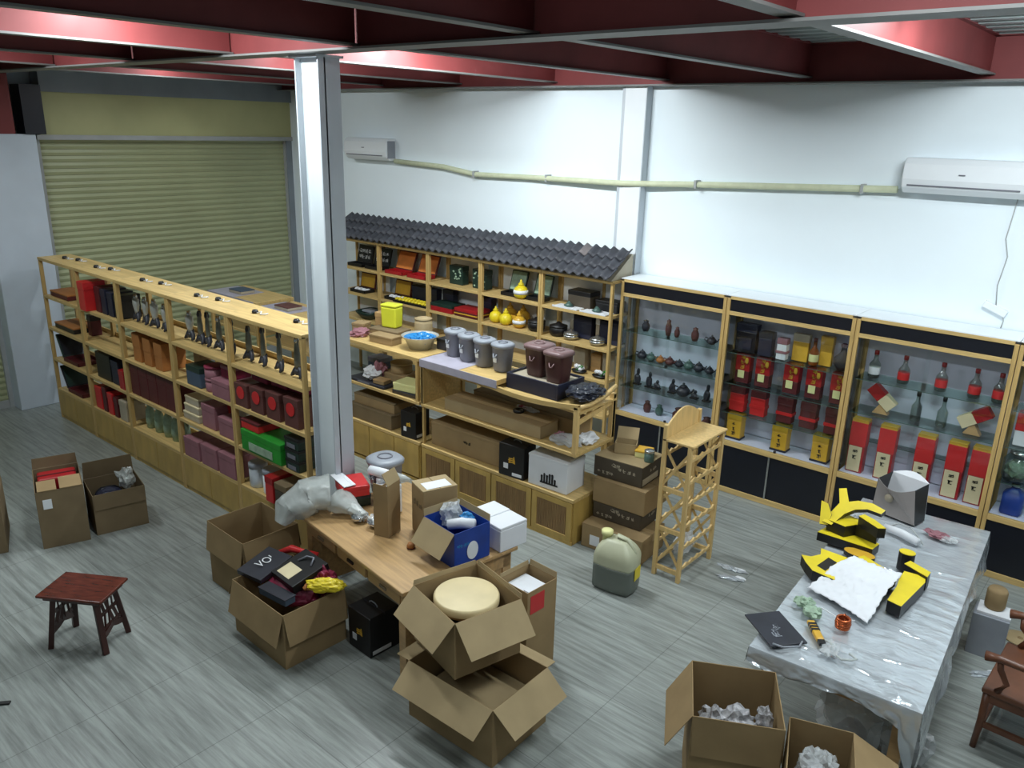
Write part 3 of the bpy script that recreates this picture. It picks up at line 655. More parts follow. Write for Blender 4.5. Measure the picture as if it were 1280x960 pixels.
def teapot(label, x, z, m, s=1, rot=0, grp='clay pieces'):
    t = thing('teapot', label, 'teapot', (x, CYc, z), rot, grp)
    MB().lathe([(.03*s, 0), (.05*s, .02*s), (.052*s, .045*s), (.03*s, .07*s)], 18).build('body', m, t)
    MB().lathe([(.032*s, .07*s), (.022*s, .082*s), (.008*s, .086*s), (.01*s, .098*s), (.003*s, .102*s)], 14).build('lid', m, t)
    MB().tube([(.045*s, 0, .03*s), (.07*s, 0, .045*s), (.085*s, 0, .07*s)], [.012*s, .009*s, .006*s], 8).build('spout', m, t)
    MB().tube([(-.045*s, 0, .06*s), (-.075*s, 0, .065*s), (-.085*s, 0, .04*s), (-.05*s, 0, .02*s)], .006*s, 8).build('handle', m, t)
def vase(label, x, z, m, h=.12, r=.035, cat='vase'):
    t = thing('clay_vase', label, 'vase', (x, CYc, z))
    MB().lathe([(r*.7, 0), (r, h*.3), (r, h*.6), (r*.55, h*.85), (r*.7, h)], 18).build('body', m, t)
    MB().lathe([(r*.5, h*.99), (r*.25, h*1.04), (r*.1, h*1.1)], 12).build('stopper', m, t)
def figurine(label, x, z, m, h=.16, seed=0):
    t = thing('figurine', label, 'figurine', (x, CYc, z))
    MB().box(-.045, .045, -.03, .03, 0, .018).build('base', 'blackp', t, bevel=.003)
    mb = MB(); mb.lump((0, 0, h*.35), (.04, .03, h*.35), seed, .3, 2); mb.lump((.008, 0, h*.8), (.02, .02, h*.2), seed+3, .2, 2)
    mb.build('body', m, t)
vase('dark lidded vase at the left end of the top glass shelf, teapot cabinet', -4.60, 1.53, 'claydark', .12, .045)
vase('tall brown vase, second piece on the top glass shelf of the teapot cabinet', -4.31, 1.53, 'clayred', .17, .035)
vase('short brown vase beside the tall brown one on the top glass shelf', -4.2, 1.53, 'clayred', .11, .03)
vase('stout brown vase right of centre on the top glass shelf, teapot cabinet', -3.98, 1.53, 'clayred', .14, .042)
teapot('flat dark teapot at the right end of the top glass shelf, teapot cabinet', -3.78, 1.53, 'claydark', 1.0)
for x, m, s_, l in ((-4.62, 'claydark', 1.1, 'dark teapot at the left end of the second glass shelf'), (-4.5, 'claygreen', 1, 'green teapot on the second glass shelf'), (-4.38, 'orange', .9, 'orange teapot on the second glass shelf'), (-4.26, 'clayred', 1, 'brown teapot between the orange and dark ones, second glass shelf'), (-4.14, 'claydark', .9, 'dark little teapot left of the grey green one, second glass shelf'), (-4.02, 'claygreen', 1.1, 'grey green teapot in the middle right of the second glass shelf'), (-3.9, 'claydark', 1.1, 'dark teapot second from the right on the second glass shelf'), (-3.77, 'claydark', .9, 'small dark teapot at the right end of the second glass shelf')):
    teapot(l, x, 1.20, m, s_)
for i, (x, h, l) in enumerate(((-4.66, .2, 'tall dark figurine at the left end of the third glass shelf'), (-4.5, .19, 'hunched dark figurine, second on the third glass shelf'), (-4.4, .11, 'small dark figurine beside the hunched one, third glass shelf'), (-4.2, .17, 'dark figurine with a raised arm, middle of the third glass shelf'), (-3.92, .1, 'low dark figurine right of the wide one, third glass shelf'), (-3.77, .2, 'tall dark figurine at the right end of the third glass shelf'))):
    figurine(l, x, .88, 'claydark', h, i)
teapot('wide low dark teapot in the middle of the third glass shelf', -4.06, .88, 'claydark', 1.5)
vase('brown vase at the left on the white deck of the teapot cabinet', -4.5, .58, 'clayred', .13, .045)
vase('dark green vase beside the brown one on the white deck, teapot cabinet', -4.34, .58, 'claygreen', .12, .045)
vase('round brown pot on the white deck of the teapot cabinet', -4.08, .58, 'clayred', .14, .08)
vase('brown pot at the right end of the white deck, teapot cabinet', -3.74, .58, 'clayred', .12, .06)
# second cabinet
def giftpack(label, x, z, h, w=.15):
    t = thing('gift_pack', label, 'gift pack', (x, CYc, z), 0, 'red and gold gift packs')
    MB().box(-w/2, w/2, -.05, .05, 0, h*.42).build('lower_box', 'maroon', t, bevel=.004)
    MB().box(-w/2*1.03, w/2*1.03, -.052, .052, h*.42, h).build('upper_box', 'red', t, bevel=.004)
    MB().box(-w*.28, w*.18, -.058, -.052, h*.18, h*.44).build('label', 'paleyel', t)
    mb = MB()
    for k in range(3): mb.glyph((-w*.15, -.056, h*.82-k*h*.16), (1, 0, 0), (0, 0, 1), w*.3, 0, k)
    mb.build('gold_lettering', 'ochre', t)
    MB().lump((w*.3, -.06, h*.8), (.02, .01, .035), 1, .3, 2).build('gold_tassel', 'ochre', t)
for i, (x, z, h) in enumerate(((-3.38, 1.20, .31), (-3.16, 1.20, .31), (-2.86, 1.20, .31), (-2.63, 1.20, .31), (-2.387, 1.20, .31))):
    giftpack('red gift pack with gold characters on the second glass shelf, %s from the left' % ('first', 'second', 'third', 'fourth', 'fifth')[i], x, z, h)
for i, x in enumerate((-3.40, -3.17, -2.88, -2.64, -2.39)):
    t = giftbox('gift_box', '%s red box on the third glass shelf under the gift packs, %s from the left' % ('bright' if i < 2 else 'dull', ('first', 'second', 'third', 'fourth', 'fifth')[i]), 'box', x, CYc, .88, .16, .1, .27, 'redb' if i < 2 else 'maroon', 'maroon', group='red boxes on the third glass shelf', band='redb')  # first two bodies bright red, the rest maroon
giftbox('gift_box', 'black box with a small white emblem, top left of the gift pack cabinet', 'box', -3.38, CYc, 1.53, .22, .1, .30, 'black', 'navy', plate='navy')
giftbox('gift_box', 'dark box beside the emblem box on the top glass shelf', 'box', -3.17, CYc, 1.53, .14, .1, .25, 'navy', 'claydark')
giftbox('gift_box', 'white and pink patterned box on the top glass shelf', 'box', -2.99, CYc-.02, 1.53, .1, .08, .22, 'paperw', 'mauve', band='mauve')
giftbox('gift_box', 'tan box behind the pink patterned box, top glass shelf', 'box', -2.83, CYc+.05, 1.53, .16, .06, .28, 'ochre', 'beige')
def bottle(label, x, z, h, r, m='bottleg', cap='red', lab=None, group=None, y=CYc):
    t = thing('bottle', label, 'bottle', (x, y, z), 0, group)
    MB().lathe([(r*.9, 0), (r, .01), (r, h*.5), (r*.4, h*.68), (r*.35, h*.86)], 18).build('body', m, t)
    MB().lathe([(r*.42, h*.86), (r*.42, h), (r*.3, h*1.01)], 14).build('cap', cap, t)
    if lab: MB().lathe([(r*1.02, h*.14), (r*1.03, h*.15), (r*1.03, h*.4), (r*1.02, h*.41)], 18).build('label', lab, t)
    return t
bottle('amber bottle with a yellow label on the top glass shelf', -2.68, 1.53, .27, .045, 'amber', 'maroon', 'paleyel')
giftbox('gift_box', 'golden box behind the amber bottle on the top glass shelf', 'box', -2.58, CYc+.06, 1.53, .12, .06, .3, 'ochre', 'ochre')
t = thing('round_flask', 'dark round flask at the right end of the top glass shelf, gift pack cabinet', 'flask', (-2.4, CYc, 1.53))
MB().lathe([(.04, 0), (.085, .06), (.085, .12), (.03, .18), (.025, .23)], 20, sy=.5).build('body', 'claydark', t); MB().lathe([(.03, .23), (.034, .26), (.02, .27)], 12).build('stopper', 'maroon', t)
for i, x in enumerate((-3.38, -2.88, -2.46)):
    t = giftbox('tea_tin', 'golden yellow tall tin on the white deck, %s of three' % ('left', 'middle', 'right')[i], 'tin', x, CYc-.04, .581, .16, .12, .28, 'ochre', 'ochre', group='golden tins on the white deck')
    mb = MB()
    for k in range(3): mb.glyph((-.02, -.0635, .15-k*.05), (1, 0, 0), (0, 0, 1), .04, 0, k+9)
    mb.build('lettering', 'claydark', t); MB().box(-.085, .085, -.065, .065, 0, .02).build('base_rim', 'navy', t)
# third cabinet
for i, x in enumerate((-2.1, -1.84, -1.52, -1.25, -1.06)):
    bottle('small clear bottle with red cap on the top glass shelf, %s of five' % ('first', 'second', 'third', 'fourth', 'fifth')[i], x, 1.53, .26, .05, 'bottleg', 'red', 'redb' if i else 'paperw', 'small clear bottles on the top glass shelf')
for i, x in enumerate((-1.68, -1.46)):
    bottle('slim clear bottle with black cap on the second glass shelf, %s one' % ('left', 'right')[i], x, 1.20, .28, .045, 'bottleg', 'blackp', None, 'slim clear bottles')
for i, (x, a) in enumerate(((-1.98, 50), (-1.2, -55))):
    t = thing('slanted_box', 'red and cream carton leaning on a wooden stand, second glass shelf, %s one' % ('left', 'right')[i], 'box', (x, CYc, 1.20), 0, 'slanted cartons on stands')
    MB().prism([(-.07, 0), (.07, 0), (0, .12)], -.04, .04, 0, Matrix.Rotation(R(90), 4, 'X')).build('stand', 'oak', t)
    for nm, a0, a1, mm in (('red_half', .03, .17, 'red'), ('cream_half', -.1, .03, 'cream')):
        b_ = MB(); b_.T = Matrix.Translation((0, -.01, .16)) @ Matrix.Rotation(R(-a if a > 0 else -a), 4, 'Y')
        b_.box(-.055, .055, -.04, .04, a0-.03, a1-.03); b_.build(nm, mm, t, bevel=.003)
def tallcarton(label, x, w=.15, h=.54):
    t = thing('liquor_carton', label, 'carton', (x, CYc-.04, .581), 0, 'tall red and cream cartons on the white deck')
    MB().box(-w/2, w/2, -.05, .05, 0, h*.5).build('lower_half', 'red', t, bevel=.003)
    MB().box(-w/2+.008, w/2-.022, -.054, -.05, .012, h*.49).build('cream_label', 'cream', t)
    MB().box(-w/2-.002, w/2+.002, -.052, .052, h*.5, h*.94).build('upper_half', 'redb', t, bevel=.003)
    MB().box(-w/2, w/2, -.05, .05, h*.94, h).build('gold_cap', 'ochre', t, bevel=.003)
    mb = MB()
    for k in range(2): mb.glyph((-.03, -.056, h*.36-k*.06), (1, 0, 0), (0, 0, 1), .045, 0, k+20)
    mb.build('lettering', 'blackp', t)
for i, x in enumerate((-2.12, -1.86, -1.53, -1.27, -1.077)):
    tallcarton('tall red and cream carton on the white deck, %s of five' % ('first', 'second', 'third', 'fourth', 'fifth')[i], x)
# fourth cabinet
giftbox('gift_box', 'red and white box at the left of the second glass shelf, rightmost cabinet', 'box', -.8, CYc, 1.20, .16, .1, .3, 'paperw', 'redb', lidh=.55)
t = thing('glass_jar', 'glass jar of pale herbs on the third glass shelf, rightmost cabinet', 'jar', (-.8, CYc, .88))
MB().lathe([(.1, 0), (.12, .04), (.12, .18), (.08, .24)], 22).build('jar_glass', 'bottleg', t); MB().lump((0, 0, .1), (.1, .09, .085), 4, .3, 3).build('herbs', 'palegreen', t)
MB().lathe([(.084, .24), (.084, .26), (.03, .28)], 20).build('lid', 'silver', t)
t = thing('blue_bottle', 'deep blue square bottle on the white deck of the rightmost cabinet', 'bottle', (-.78, CYc-.03, .581))
MB().lathe([(.07, 0), (.085, .02), (.085, .18), (.04, .22), (.03, .24)], 24, sq=.7).build('body', 'blue', t); MB().lathe([(.032, .24), (.035, .275), (.02, .285)], 14).build('stopper', 'silver', t)

# ================================================================== CENTRE COUNTER (base cupboards, middle board, top board)
IY = 5.50; ID = .62
def counter(x0, x1, cupw, label, leftunit=False):
    t = thing('pine_counter', label, 'counter', (x0, IY, 0), 0)
    W = x1-x0
    MB().box(0, W, 0, ID, .43, .465).build('base_top', 'pine', t, bevel=.004)
    MB().box(.0, .03, .02, ID, 0, .43).box(W-.03, W, .02, ID, 0, .43).box(0.03, W-.03, ID-.02, ID, 0, .43).build('base_carcass', 'pine_door', t)
    n = len(cupw); x = .0
    for wd in cupw:
        if leftunit: MB().box(x+.006, x+wd-.006, 0, .018, .05, .425).build('door', 'pine_door', t, bevel=.003)
        else:
            d = MB().box(x+.006, x+.065, 0, .02, .03, .425).box(x+wd-.065, x+wd-.006, 0, .02, .03, .425).box(x+.065, x+wd-.065, 0, .02, .03, .085).box(x+.065, x+wd-.065, 0, .02, .37, .425).build('door', 'pine_door', t, bevel=.003)
            g = MB(); k = x+.065
            while k < x+wd-.075:
                g.box(k, k+.012, .006, .016, .085, .37); k += .018
            g.box(x+.065, x+wd-.065, .014, .018, .085, .37).build('slatted_panel', 'oak_d', d)
        x += wd
    MB().box(0, W, .0, .03, 0, .03).build('plinth', 'pine_door', t)
    MB().box(0, W, 0, ID, .885, .92).build('middle_board', 'pine', t, bevel=.004)
    for x in (.005, W-.05):
        MB().box(x, x+.045, ID-.045, ID, .465, 1.355).build('post', 'pine_v', t, bevel=.003)
        if leftunit or x < .1: MB().box(x, x+.03, 0, .045, .92, 1.355).build('post', 'pine_v', t, bevel=.003)
    MB().box(0.0, .025, .02, .05, .465, .885).build('middle_leg', 'pine_v', t)
    MB().box(W-.025, W, .45, .5, .465, .885).build('middle_leg', 'pine_v', t)
    return t
tc_ = counter(-7.15, -5.90, (.42, .42, .40), 'pine counter beside the grey column, stacked with kraft boxes', True)
MB().box(0, 1.25, 0, ID, 1.365, 1.40).build('top_board', 'pine', tc_, bevel=.004)
tc_ = counter(-5.87, -3.86, (.50, .50, .52, .48), 'pine counter with slatted doors carrying grey and brown lidded bins')
W = 2.01
MB().box(0, .03, 0, ID, .92, 1.36).build('side_panel', 'pine', tc_)
mb = MB(); nx = 24   # top board with a front edge that dips towards the right end
def topf(u):
    return 1.385-.06*math.sin(math.pi*max(0, (u-.35)/.65))*(1 if u > .35 else 0)
poly = []
vs = []; fs = []
for i in range(nx+1):
    u = i/nx; x = u*W; zt = topf(u)
    for y, z in ((0, zt-.045), (0, zt), (.03, zt), (.03, zt-.045)): vs.append((x, y, z))
for i in range(nx):
    for a in range(4): fs.append((i*4+a, i*4+(a+1) % 4, (i+1)*4+(a+1) % 4, (i+1)*4+a))
mb.add(vs, fs); mb.box(0, W, .03, ID, 1.29, 1.31).build('top_board', 'pine', tc_)
MB().box(0, 1.05, -.01, .48, 1.35, 1.40).build('raised_board', 'shutpine', tc_, bevel=.003) if 'shutpine' in M else MB().box(0, 1.05, -.004, .48, 1.35, 1.40).build('raised_board', 'pine', tc_, bevel=.003)
MB().box(-.004, 1.054, -.012, -.004, 1.325, 1.403).box(0, .55, -.006, .45, 1.40, 1.404).build('protective_film', 'purple', tc_)
for x, y in ((W-.05, 0.0), (W-.05, ID-.05), (W-.3, ID-.05)): MB().box(x, x+.045, y, y+.045, .92, 1.36).build('post', 'rack', tc_, bevel=.003)
MB().tube([(W-.02, .03, 1.35), (W-.02, .2, 1.335), (W-.02, .42, 1.36), (W-.02, ID, 1.42)], .022, 8).build('end_rail', 'rack', tc_)
MB().bar((W-.03, .05, 1.2), (W-.03, ID, 1.28), .02, .04).build('end_brace', 'rack', tc_)

def lidbin(label, x, y, z, r, h, m, lm, square=False, group=None, rot=0):
    t = thing('storage_bin', label, 'bin', (x, y, z), rot, group)
    sq = .75 if square else .25
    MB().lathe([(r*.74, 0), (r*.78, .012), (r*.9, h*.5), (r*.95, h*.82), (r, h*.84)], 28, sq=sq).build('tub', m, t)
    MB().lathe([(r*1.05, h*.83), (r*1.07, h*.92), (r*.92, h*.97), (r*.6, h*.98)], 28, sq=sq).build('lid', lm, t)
    MB().tube([(r*.42*math.cos(a*.5236), r*.42*math.sin(a*.5236), h*.985) for a in range(12)], .008, 6, closed=True).build('lid_ring', m if not square else lm, t)
    MB().tube([(-r*.25, -r*.93, h*.62), (-r*.1, -r*1.06, h*.5), (r*.1, -r*1.06, h*.5), (r*.25, -r*.93, h*.62)], .007, 6).build('handle', lm, t)
    if not square: MB().box(-.022, .022, -r*.98, -r*.9, h*.33, h*.47).build('sticker', 'paperw', t)
    return t
for i, (x, y) in enumerate(((-5.71, 5.85), (-5.475, 5.81), (-5.24, 5.79), (-5.0, 5.79))):
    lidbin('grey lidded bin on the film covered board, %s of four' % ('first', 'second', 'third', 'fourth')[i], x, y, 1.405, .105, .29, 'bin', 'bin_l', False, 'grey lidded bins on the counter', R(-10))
# black trays carrying the brown bins
t = thing('deep_tray', 'black deep tray on the counter carrying two brown bins', 'tray', (-4.5, 5.85, 1.31))
MB().box(-.31, .31, -.22, .2, 0, .02).box(-.31, -.29, -.22, .2, .02, .15).box(.29, .31, -.22, .2, .02, .15).box(-.29, .29, -.22, -.2, .02, .15).box(-.29, .29, .18, .2, .02, .15).build('tray', 'navy', t, bevel=.004)
MB().box(-.288, .288, -.198, .178, .115, .13).build('inner_board', 'beige', t)
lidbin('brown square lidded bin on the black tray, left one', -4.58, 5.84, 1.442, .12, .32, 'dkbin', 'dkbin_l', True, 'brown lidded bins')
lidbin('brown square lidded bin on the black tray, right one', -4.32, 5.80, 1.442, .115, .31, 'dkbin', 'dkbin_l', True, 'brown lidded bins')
t = thing('plastic_bag', 'crumpled black plastic bag at the right end of the pine counter', 'bag', (-4.0, 5.80, 1.34))
MB().lump((0, 0, .07), (.16, .2, .055), 5, .3, 4).build('bag_body', 'blackcloth', t); MB().lump((.03, .03, .1), (.08, .1, .03), 11, .5, 3).build('bag_knot', 'blackcloth', t)

# things on the left counter top (z 1.40)
ZT = 1.40
t = thing('tea_canister', 'bright yellow square canister on the left counter', 'canister', (-6.87, 6.0, ZT+.08), R(12))
MB().box(-.1, .1, -.07, .07, 0, .24, t=(1.08, 1.08)).build('body', 'lemon', t, bevel=.02, seg=3); MB().box(-.109, .109, -.077, .077, .24, .27).build('lid', 'lemon', t, bevel=.012)
giftbox('carton', 'flat kraft box under the yellow canister', 'box', -6.85, 5.95, ZT, .42, .24, .078, 'card', 'card_d', R(8), lidh=.3)
giftbox('carton', 'small kraft box left of the yellow canister on the left counter', 'box', -6.85-.32, 5.8, ZT, .16, .16, .12, 'card', 'card', R(20))
giftbox('carton', 'tan upright carton close to the grey column on the left counter', 'box', -7.08, 6.03, ZT, .1, .12, .22, 'oak', 'oak', R(5))
t = thing('plastic_bag', 'mauve plastic bag beside the grey column on the left counter', 'bag', (-7.05, 5.68, ZT)); MB().lump((0, 0, .035), (.09, .12, .05), 8, .6, 3).build('bag_body', 'mauve', t)
giftbox('carton', 'long kraft box at the front of the left counter', 'box', -6.62, 5.68, ZT, .34, .16, .09, 'card', 'card', R(5))
t = thing('enamel_basin', 'white enamel basin lined with a blue plastic sheet on the left counter', 'basin', (-6.19, 5.80, ZT), R(0))
MB().lathe([(.12, 0), (.165, .1), (.2, .135), (.205, .145), (.19, .14), (.155, .1), (.11, .012)], 28).build('basin', 'silverp', t)
MB().lathe([(.12, .02), (.158, .1), (.175, .128), (.165, .128), (.14, .1), (.1, .03)], 24).build('blue_liner', 'cyan', t)
mb = MB().lump((0.02, .02, .11), (.13, .12, .055), 3, .35, 4); mb.build('blue_film', 'cyan', t)
t = thing('paper_roll', 'brown kraft wrapped roll standing behind the blue lined basin', 'roll', (-6.4, 6.05, ZT)); MB().lathe([(.09, 0), (.095, .02), (.095, .2), (.085, .24)], 20, sq=.3).build('roll', 'card_l', t); MB().lathe([(.09, .235), (.095, .255), (.05, .265)], 20, sq=.3).build('folded_top', 'card_l', t)
giftbox('gift_box', 'dark box between the basin and the grey bins on the left counter', 'box', -5.975, 6.0, ZT, .13, .2, .12, 'claydark', 'blackp')
# things on the middle board of the left counter (z .92)
t = thing('tray', 'dark long tray on the middle board beside the grey column', 'tray', (-6.75, 5.66, .92)); MB().box(-.33, .28, -.15, .15, 0, .03).build('board', 'claydark', t, bevel=.005); MB().box(-.16, .04, -.153, -.148, .006, .024).build('mark', 'bin', t)
t = thing('plastic_bag', 'white and mauve plastic bag on the dark tray', 'bag', (-6.82, 5.65, .952)); mb = MB().lump((0, 0, .06), (.1, .1, .07), 2, .6, 3); mb.build('white_side', 'foam', t); MB().lump((.06, .08, .1), (.07, .07, .08), 7, .6, 3).build('mauve_side', 'mauve', t)
giftbox('carton', 'small kraft box at the front of the dark tray', 'box', -6.6, 5.60, .952, .16, .12, .05, 'card', 'oak', R(8))
giftbox('carton', 'kraft box carrying a round kraft tin on the middle board', 'box', -6.58, 5.85, .92, .34, .24, .12, 'card', 'card', R(5))
roundtin('round kraft tin on the kraft box on the middle board', -6.55, 5.85, 1.042, .12, .12, 'card', 'card_l')
giftbox('gift_box', 'pale yellow box lying on dark packs on the middle board', 'box', -6.18, 5.66, .965, .32, .24, .085, 'paleyel', 'paleyel', R(10), lidh=.4)
giftbox('gift_box', 'dark flat pack under the pale yellow box', 'box', -6.17, 5.67, .92, .36, .28, .043, 'darkcard', 'claydark', R(5))
giftbox('gift_box', 'blue grey box by the column on the middle board', 'box', -7.0, 5.92, .92, .2, .2, .2, 'steelblue', 'bin')
# base level
giftbox('carton', 'long brown carton lying on the left base cupboard', 'box', -6.74, 5.72, .465, .72, .38, .17, 'card_d', 'card_d', 0, lidh=.15)
giftbox('carton', 'flat brown carton lying on the long brown carton, left cupboard', 'box', -6.72, 5.74, .637, .66, .34, .12, 'card', 'card_d', R(2), lidh=.15)
def handlebox(label, x, y, z, w, d, h, rot=0, side=False):
    t = thing('handled_box', label, 'box', (x, y, z), rot)
    MB().box(-w/2, w/2, -d/2, d/2, 0, h).build('body', 'blackp', t, bevel=.006)
    MB().tube([(-.045, 0, h-.002), (-.045, 0, h+.012), (-.02, 0, h+.025), (.02, 0, h+.025), (.045, 0, h+.012), (.045, 0, h-.002)], .005, 6).build('handle', 'bin_l', t)
    (MB().box(w/2, w/2+.003, -d*.42, d*.2, .02, .05) if side else MB().box(w*.05, w*.42, -d/2-.003, -d/2, .02, .05)).build('label', 'paperw', t)
    MB().box(-w*.3, -w*.12, -d/2-.003, -d/2, h*.24, h*.4).build('sticker', 'paperw', t)
    MB().glyph((-w*.12, -d/2-.002, h*.42), (1, 0, 0), (0, 0, 1), w*.28, 0, 4).build('golden_sign', 'ochre', t)
    MB().box(-w/2-.001, w/2+.001, -.004, .004, h-.02, h+.002).build('lid_seam', 'claydark', t)
    return t
handlebox('black carry box at the front of the left cupboard', -6.09, 5.62, .467, .22, .22, .3, R(4), True)
handlebox('black carry box next to the white printed box', -4.62, 5.60, .467, .3, .2, .33, R(4))
handlebox('black carry box with a white handle on the floor under the desk', -4.06, 3.31, 0, .26, .27, .33, R(-3), True)
t = giftbox('carton', 'long kraft carton with a small dark print on the slatted door cupboard', 'box', -5.3, 5.76, .467, .98, .36, .26, 'card', 'card', R(1), lidh=.12)
mb = MB(); [mb.glyph((-.03+k*.035, -.184, .13), (1, 0, 0), (0, 0, 1), .03, 0, k) for k in range(3)]; mb.build('print', 'blackp', t)
t = giftbox('carton', 'white box printed with black drawings on the slatted door cupboard', 'box', -4.2, 5.68, .467, .44, .3, .31, 'foam', 'foam', R(3), lidh=.08)
mb = MB(); rnd = random.Random(3)
for k in range(6): hh = rnd.uniform(.04, .12); mb.box(-.07+k*.03, -.052+k*.03, -.156, -.1525, .06, .06+hh); mb.lump((-.061+k*.03, -.1545, .06+hh), (.014, .002, .014), k, .3, 1)
mb.box(-.08, .12, -.156, -.1525, .05, .065).build('printed_scene', 'blackp', t)
# long cartons on the middle board
t = giftbox('carton', 'long kraft carton on the middle board, front one', 'box', -4.94, 5.69, .92, 1.24, .28, .13, 'card_l', 'card', R(1), lidh=.1)
MB().box(-.62, .62, -.03, .03, .128, .1315).build('tape', 'tape', t)
t = giftbox('carton', 'long kraft carton on the middle board, rear one', 'box', -4.78, 5.965, .92, 1.36, .19, .16, 'card', 'card_d', R(0), lidh=.1)
t = thing('tape_roll', 'black tape roll lying on the long kraft carton', 'tape', (-4.72, 5.72, 1.053)); MB().lathe([(.05, 0), (.055, .005), (.055, .028), (.05, .03), (.03, .03), (.03, 0)], 20).build('roll', 'blackp', t)
t = thing('plastic_wrapper', 'clear and red wrapper lying beside the black tape roll', 'wrapper', (-4.70, 5.83, 1.053)); MB().lump((0, 0, .012), (.13, .05, .018), 6, .6, 3).build('wrapper', 'clearfilm', t); MB().lump((-.06, .0, .018), (.05, .03, .014), 3, .5, 2).build('red_mark', 'wine', t)
t = thing('plastic_bag', 'clear bag with a mauve lump at the right end of the middle board', 'bag', (-4.08, 5.65, .92)); MB().lump((.02, 0, .04), (.16, .1, .05), 9, .6, 3).build('clear_bag', 'clearfilm', t); MB().lump((-.1, .05, .04), (.06, .05, .04), 4, .5, 3).build('mauve_lump', 'mauve', t)
t = thing('foam_sheet', 'pale blue crumpled foam sheet at the end of the middle board', 'foam sheet', (-3.97, 5.83, .92)); MB().lump((0, 0, .03), (.09, .12, .04), 12, .6, 3).build('sheet', 'foam', t)

# ================================================================== STACK OF CARTONS BY THE WINE RACK
def carton(label, x, y, z, w, d, h, m, rot, tape=True, printed=False, mtop=None):
    t = thing('carton', label, 'carton', (x, y, z), rot)
    MB().box(-w/2, w/2, -d/2, d/2, 0, h-.006).build('body', m, t, bevel=.008)
    MB().box(-w/2, w/2, -d/2, -.003, h-.006, h).box(-w/2, w/2, .003, d/2, h-.006, h).build('top_flap', mtop or m, t, bevel=.002)
    if tape: MB().box(-w/2+.001, w/2-.001, -.03, .03, h-.001, h+.0012).box(-w/2-.0012, -w/2, -.03, .03, h-.08, h).box(w/2, w/2+.0012, -.03, .03, h-.08, h).build('tape', 'tape', t)
    if printed:
        mb = MB()
        for k in range(4): mb.glyph((w*.0+k*.05, -d/2-.001, h*.5), (1, 0, 0), (0, 0, 1), .035, 0, k)
        for k in range(2): mb.glyph((-w*.12+k*.045, -d/2-.001, h*.62), (1, 0, 0), (0, 0, 1), .04, 0, k+5)
        for k in range(4): mb.glyph((-w*.42+k*.045, -d/2-.001, h*.2), (1, 0, 0), (0, 0, 1), .033, 0, k+9)
        for k in range(3): mb.glyph((w/2+.001, -.06+k*.045, h*.55), (0, 1, 0), (0, 0, 1), .035, 0, k+14)
        mb.build('printing', 'beige', t)
    return t
t = carton('large kraft carton at the bottom of the stack beside the wine rack', -3.52, 5.84, 0, .62, .46, .235, 'card', R(5))
MB().box(-.22, -.12, -.2325, -.23, .04, .14).build('label', 'paperw', t)
carton('dark printed carton directly on the bottom carton of the stack', -3.575, 5.98, .237, .5, .42, .16, 'darkcard', R(4), False, True)
carton('plain kraft carton in the middle of the stack', -3.56, 5.98, .399, .54, .44, .235, 'card', R(3), False)
t = carton('dark printed carton with a kraft top, topmost of the stack', -3.62, 6.02, .636, .5, .42, .2, 'darkcard', R(4), False, True, 'orange2' if 'orange2' in M else 'card_l')
MB().box(.252, .2545, -.2, .1, .02, .08).build('label', 'beige', t)
t = thing('kraft_box', 'small open kraft box on top of the carton stack', 'box', (-3.68, 6.05, .838), R(25))
MB().box(-.1, .1, -.07, -.065, 0, .1).box(-.1, .1, .065, .07, 0, .1).box(-.1, -.095, -.07, .07, 0, .1).box(.095, .1, -.07, .07, 0, .1).box(-.1, .1, -.07, .07, 0, .005).build('body', 'card_l', t)
f = MB(); f.T = Matrix.Translation((0, .07, .1)) @ Matrix.Rotation(R(50), 4, 'X'); f.box(-.1, .1, 0, .12, 0, .004); f.build('flap', 'card_l', t)
giftbox('gift_box', 'small yellow box on top of the carton stack', 'box', -3.5, 6.08, .838, .14, .14, .07, 'paleyel', 'ochre', R(15))
roundtin('small round metal tin on the carton stack by the rack arch', -3.4, 6.0, .838, .045, .11, 'claygreen', 'silver')

# ================================================================== WINE RACK
t = thing('wine_rack', 'pale pine wine rack with crossed side braces and an arched back board', 'rack', (-3.06, 5.60, 0))
RW, RD, RH = .27, .60, 1.25   # local x = depth towards the viewer's right, y = length
for x, y in ((.0, .0), (RW-.035, .0), (.0, RD-.035), (RW-.035, RD-.035)):
    MB().box(x, x+.035, y, y+.035, 0, RH+(.14 if x == 0 else 0)).build('post', 'rack', t, bevel=.003)
MB().box(-.0, RW+.02, .0, RD, RH, RH+.02).build('top_board', 'rack', t, bevel=.004)
arc = [(.035, RH+.02)]+[(.035+(RD-.07)*k/16, RH+.13+.1*math.sin(math.pi*k/16)) for k in range(17)]+[(RD-.035, RH+.02)]
MB().prism(arc, 0.008, .024, 0, Matrix(((0, 0, 1, 0), (1, 0, 0, 0), (0, 1, 0, 0), (0, 0, 0, 1)))).build('arched_board', 'rack', t, bevel=.003)
for y in (.017, RD-.017):
    z0 = .09
    for k in range(3):
        z1 = z0+.37
        MB().bar((.02, y, z0+.02), (RW-.02, y, z1-.01), .022, .012, 0, (0, 1, 0)).bar((.02, y+.012, z1-.01), (RW-.02, y+.012, z0+.02), .022, .012, 0, (0, 1, 0)).build('cross_brace', 'rack', t)
        MB().box(.035, RW-.035, y-.012, y+.012, z0-.025, z0+.015).build('side_rail', 'rack', t)
        z0 = z1+.0
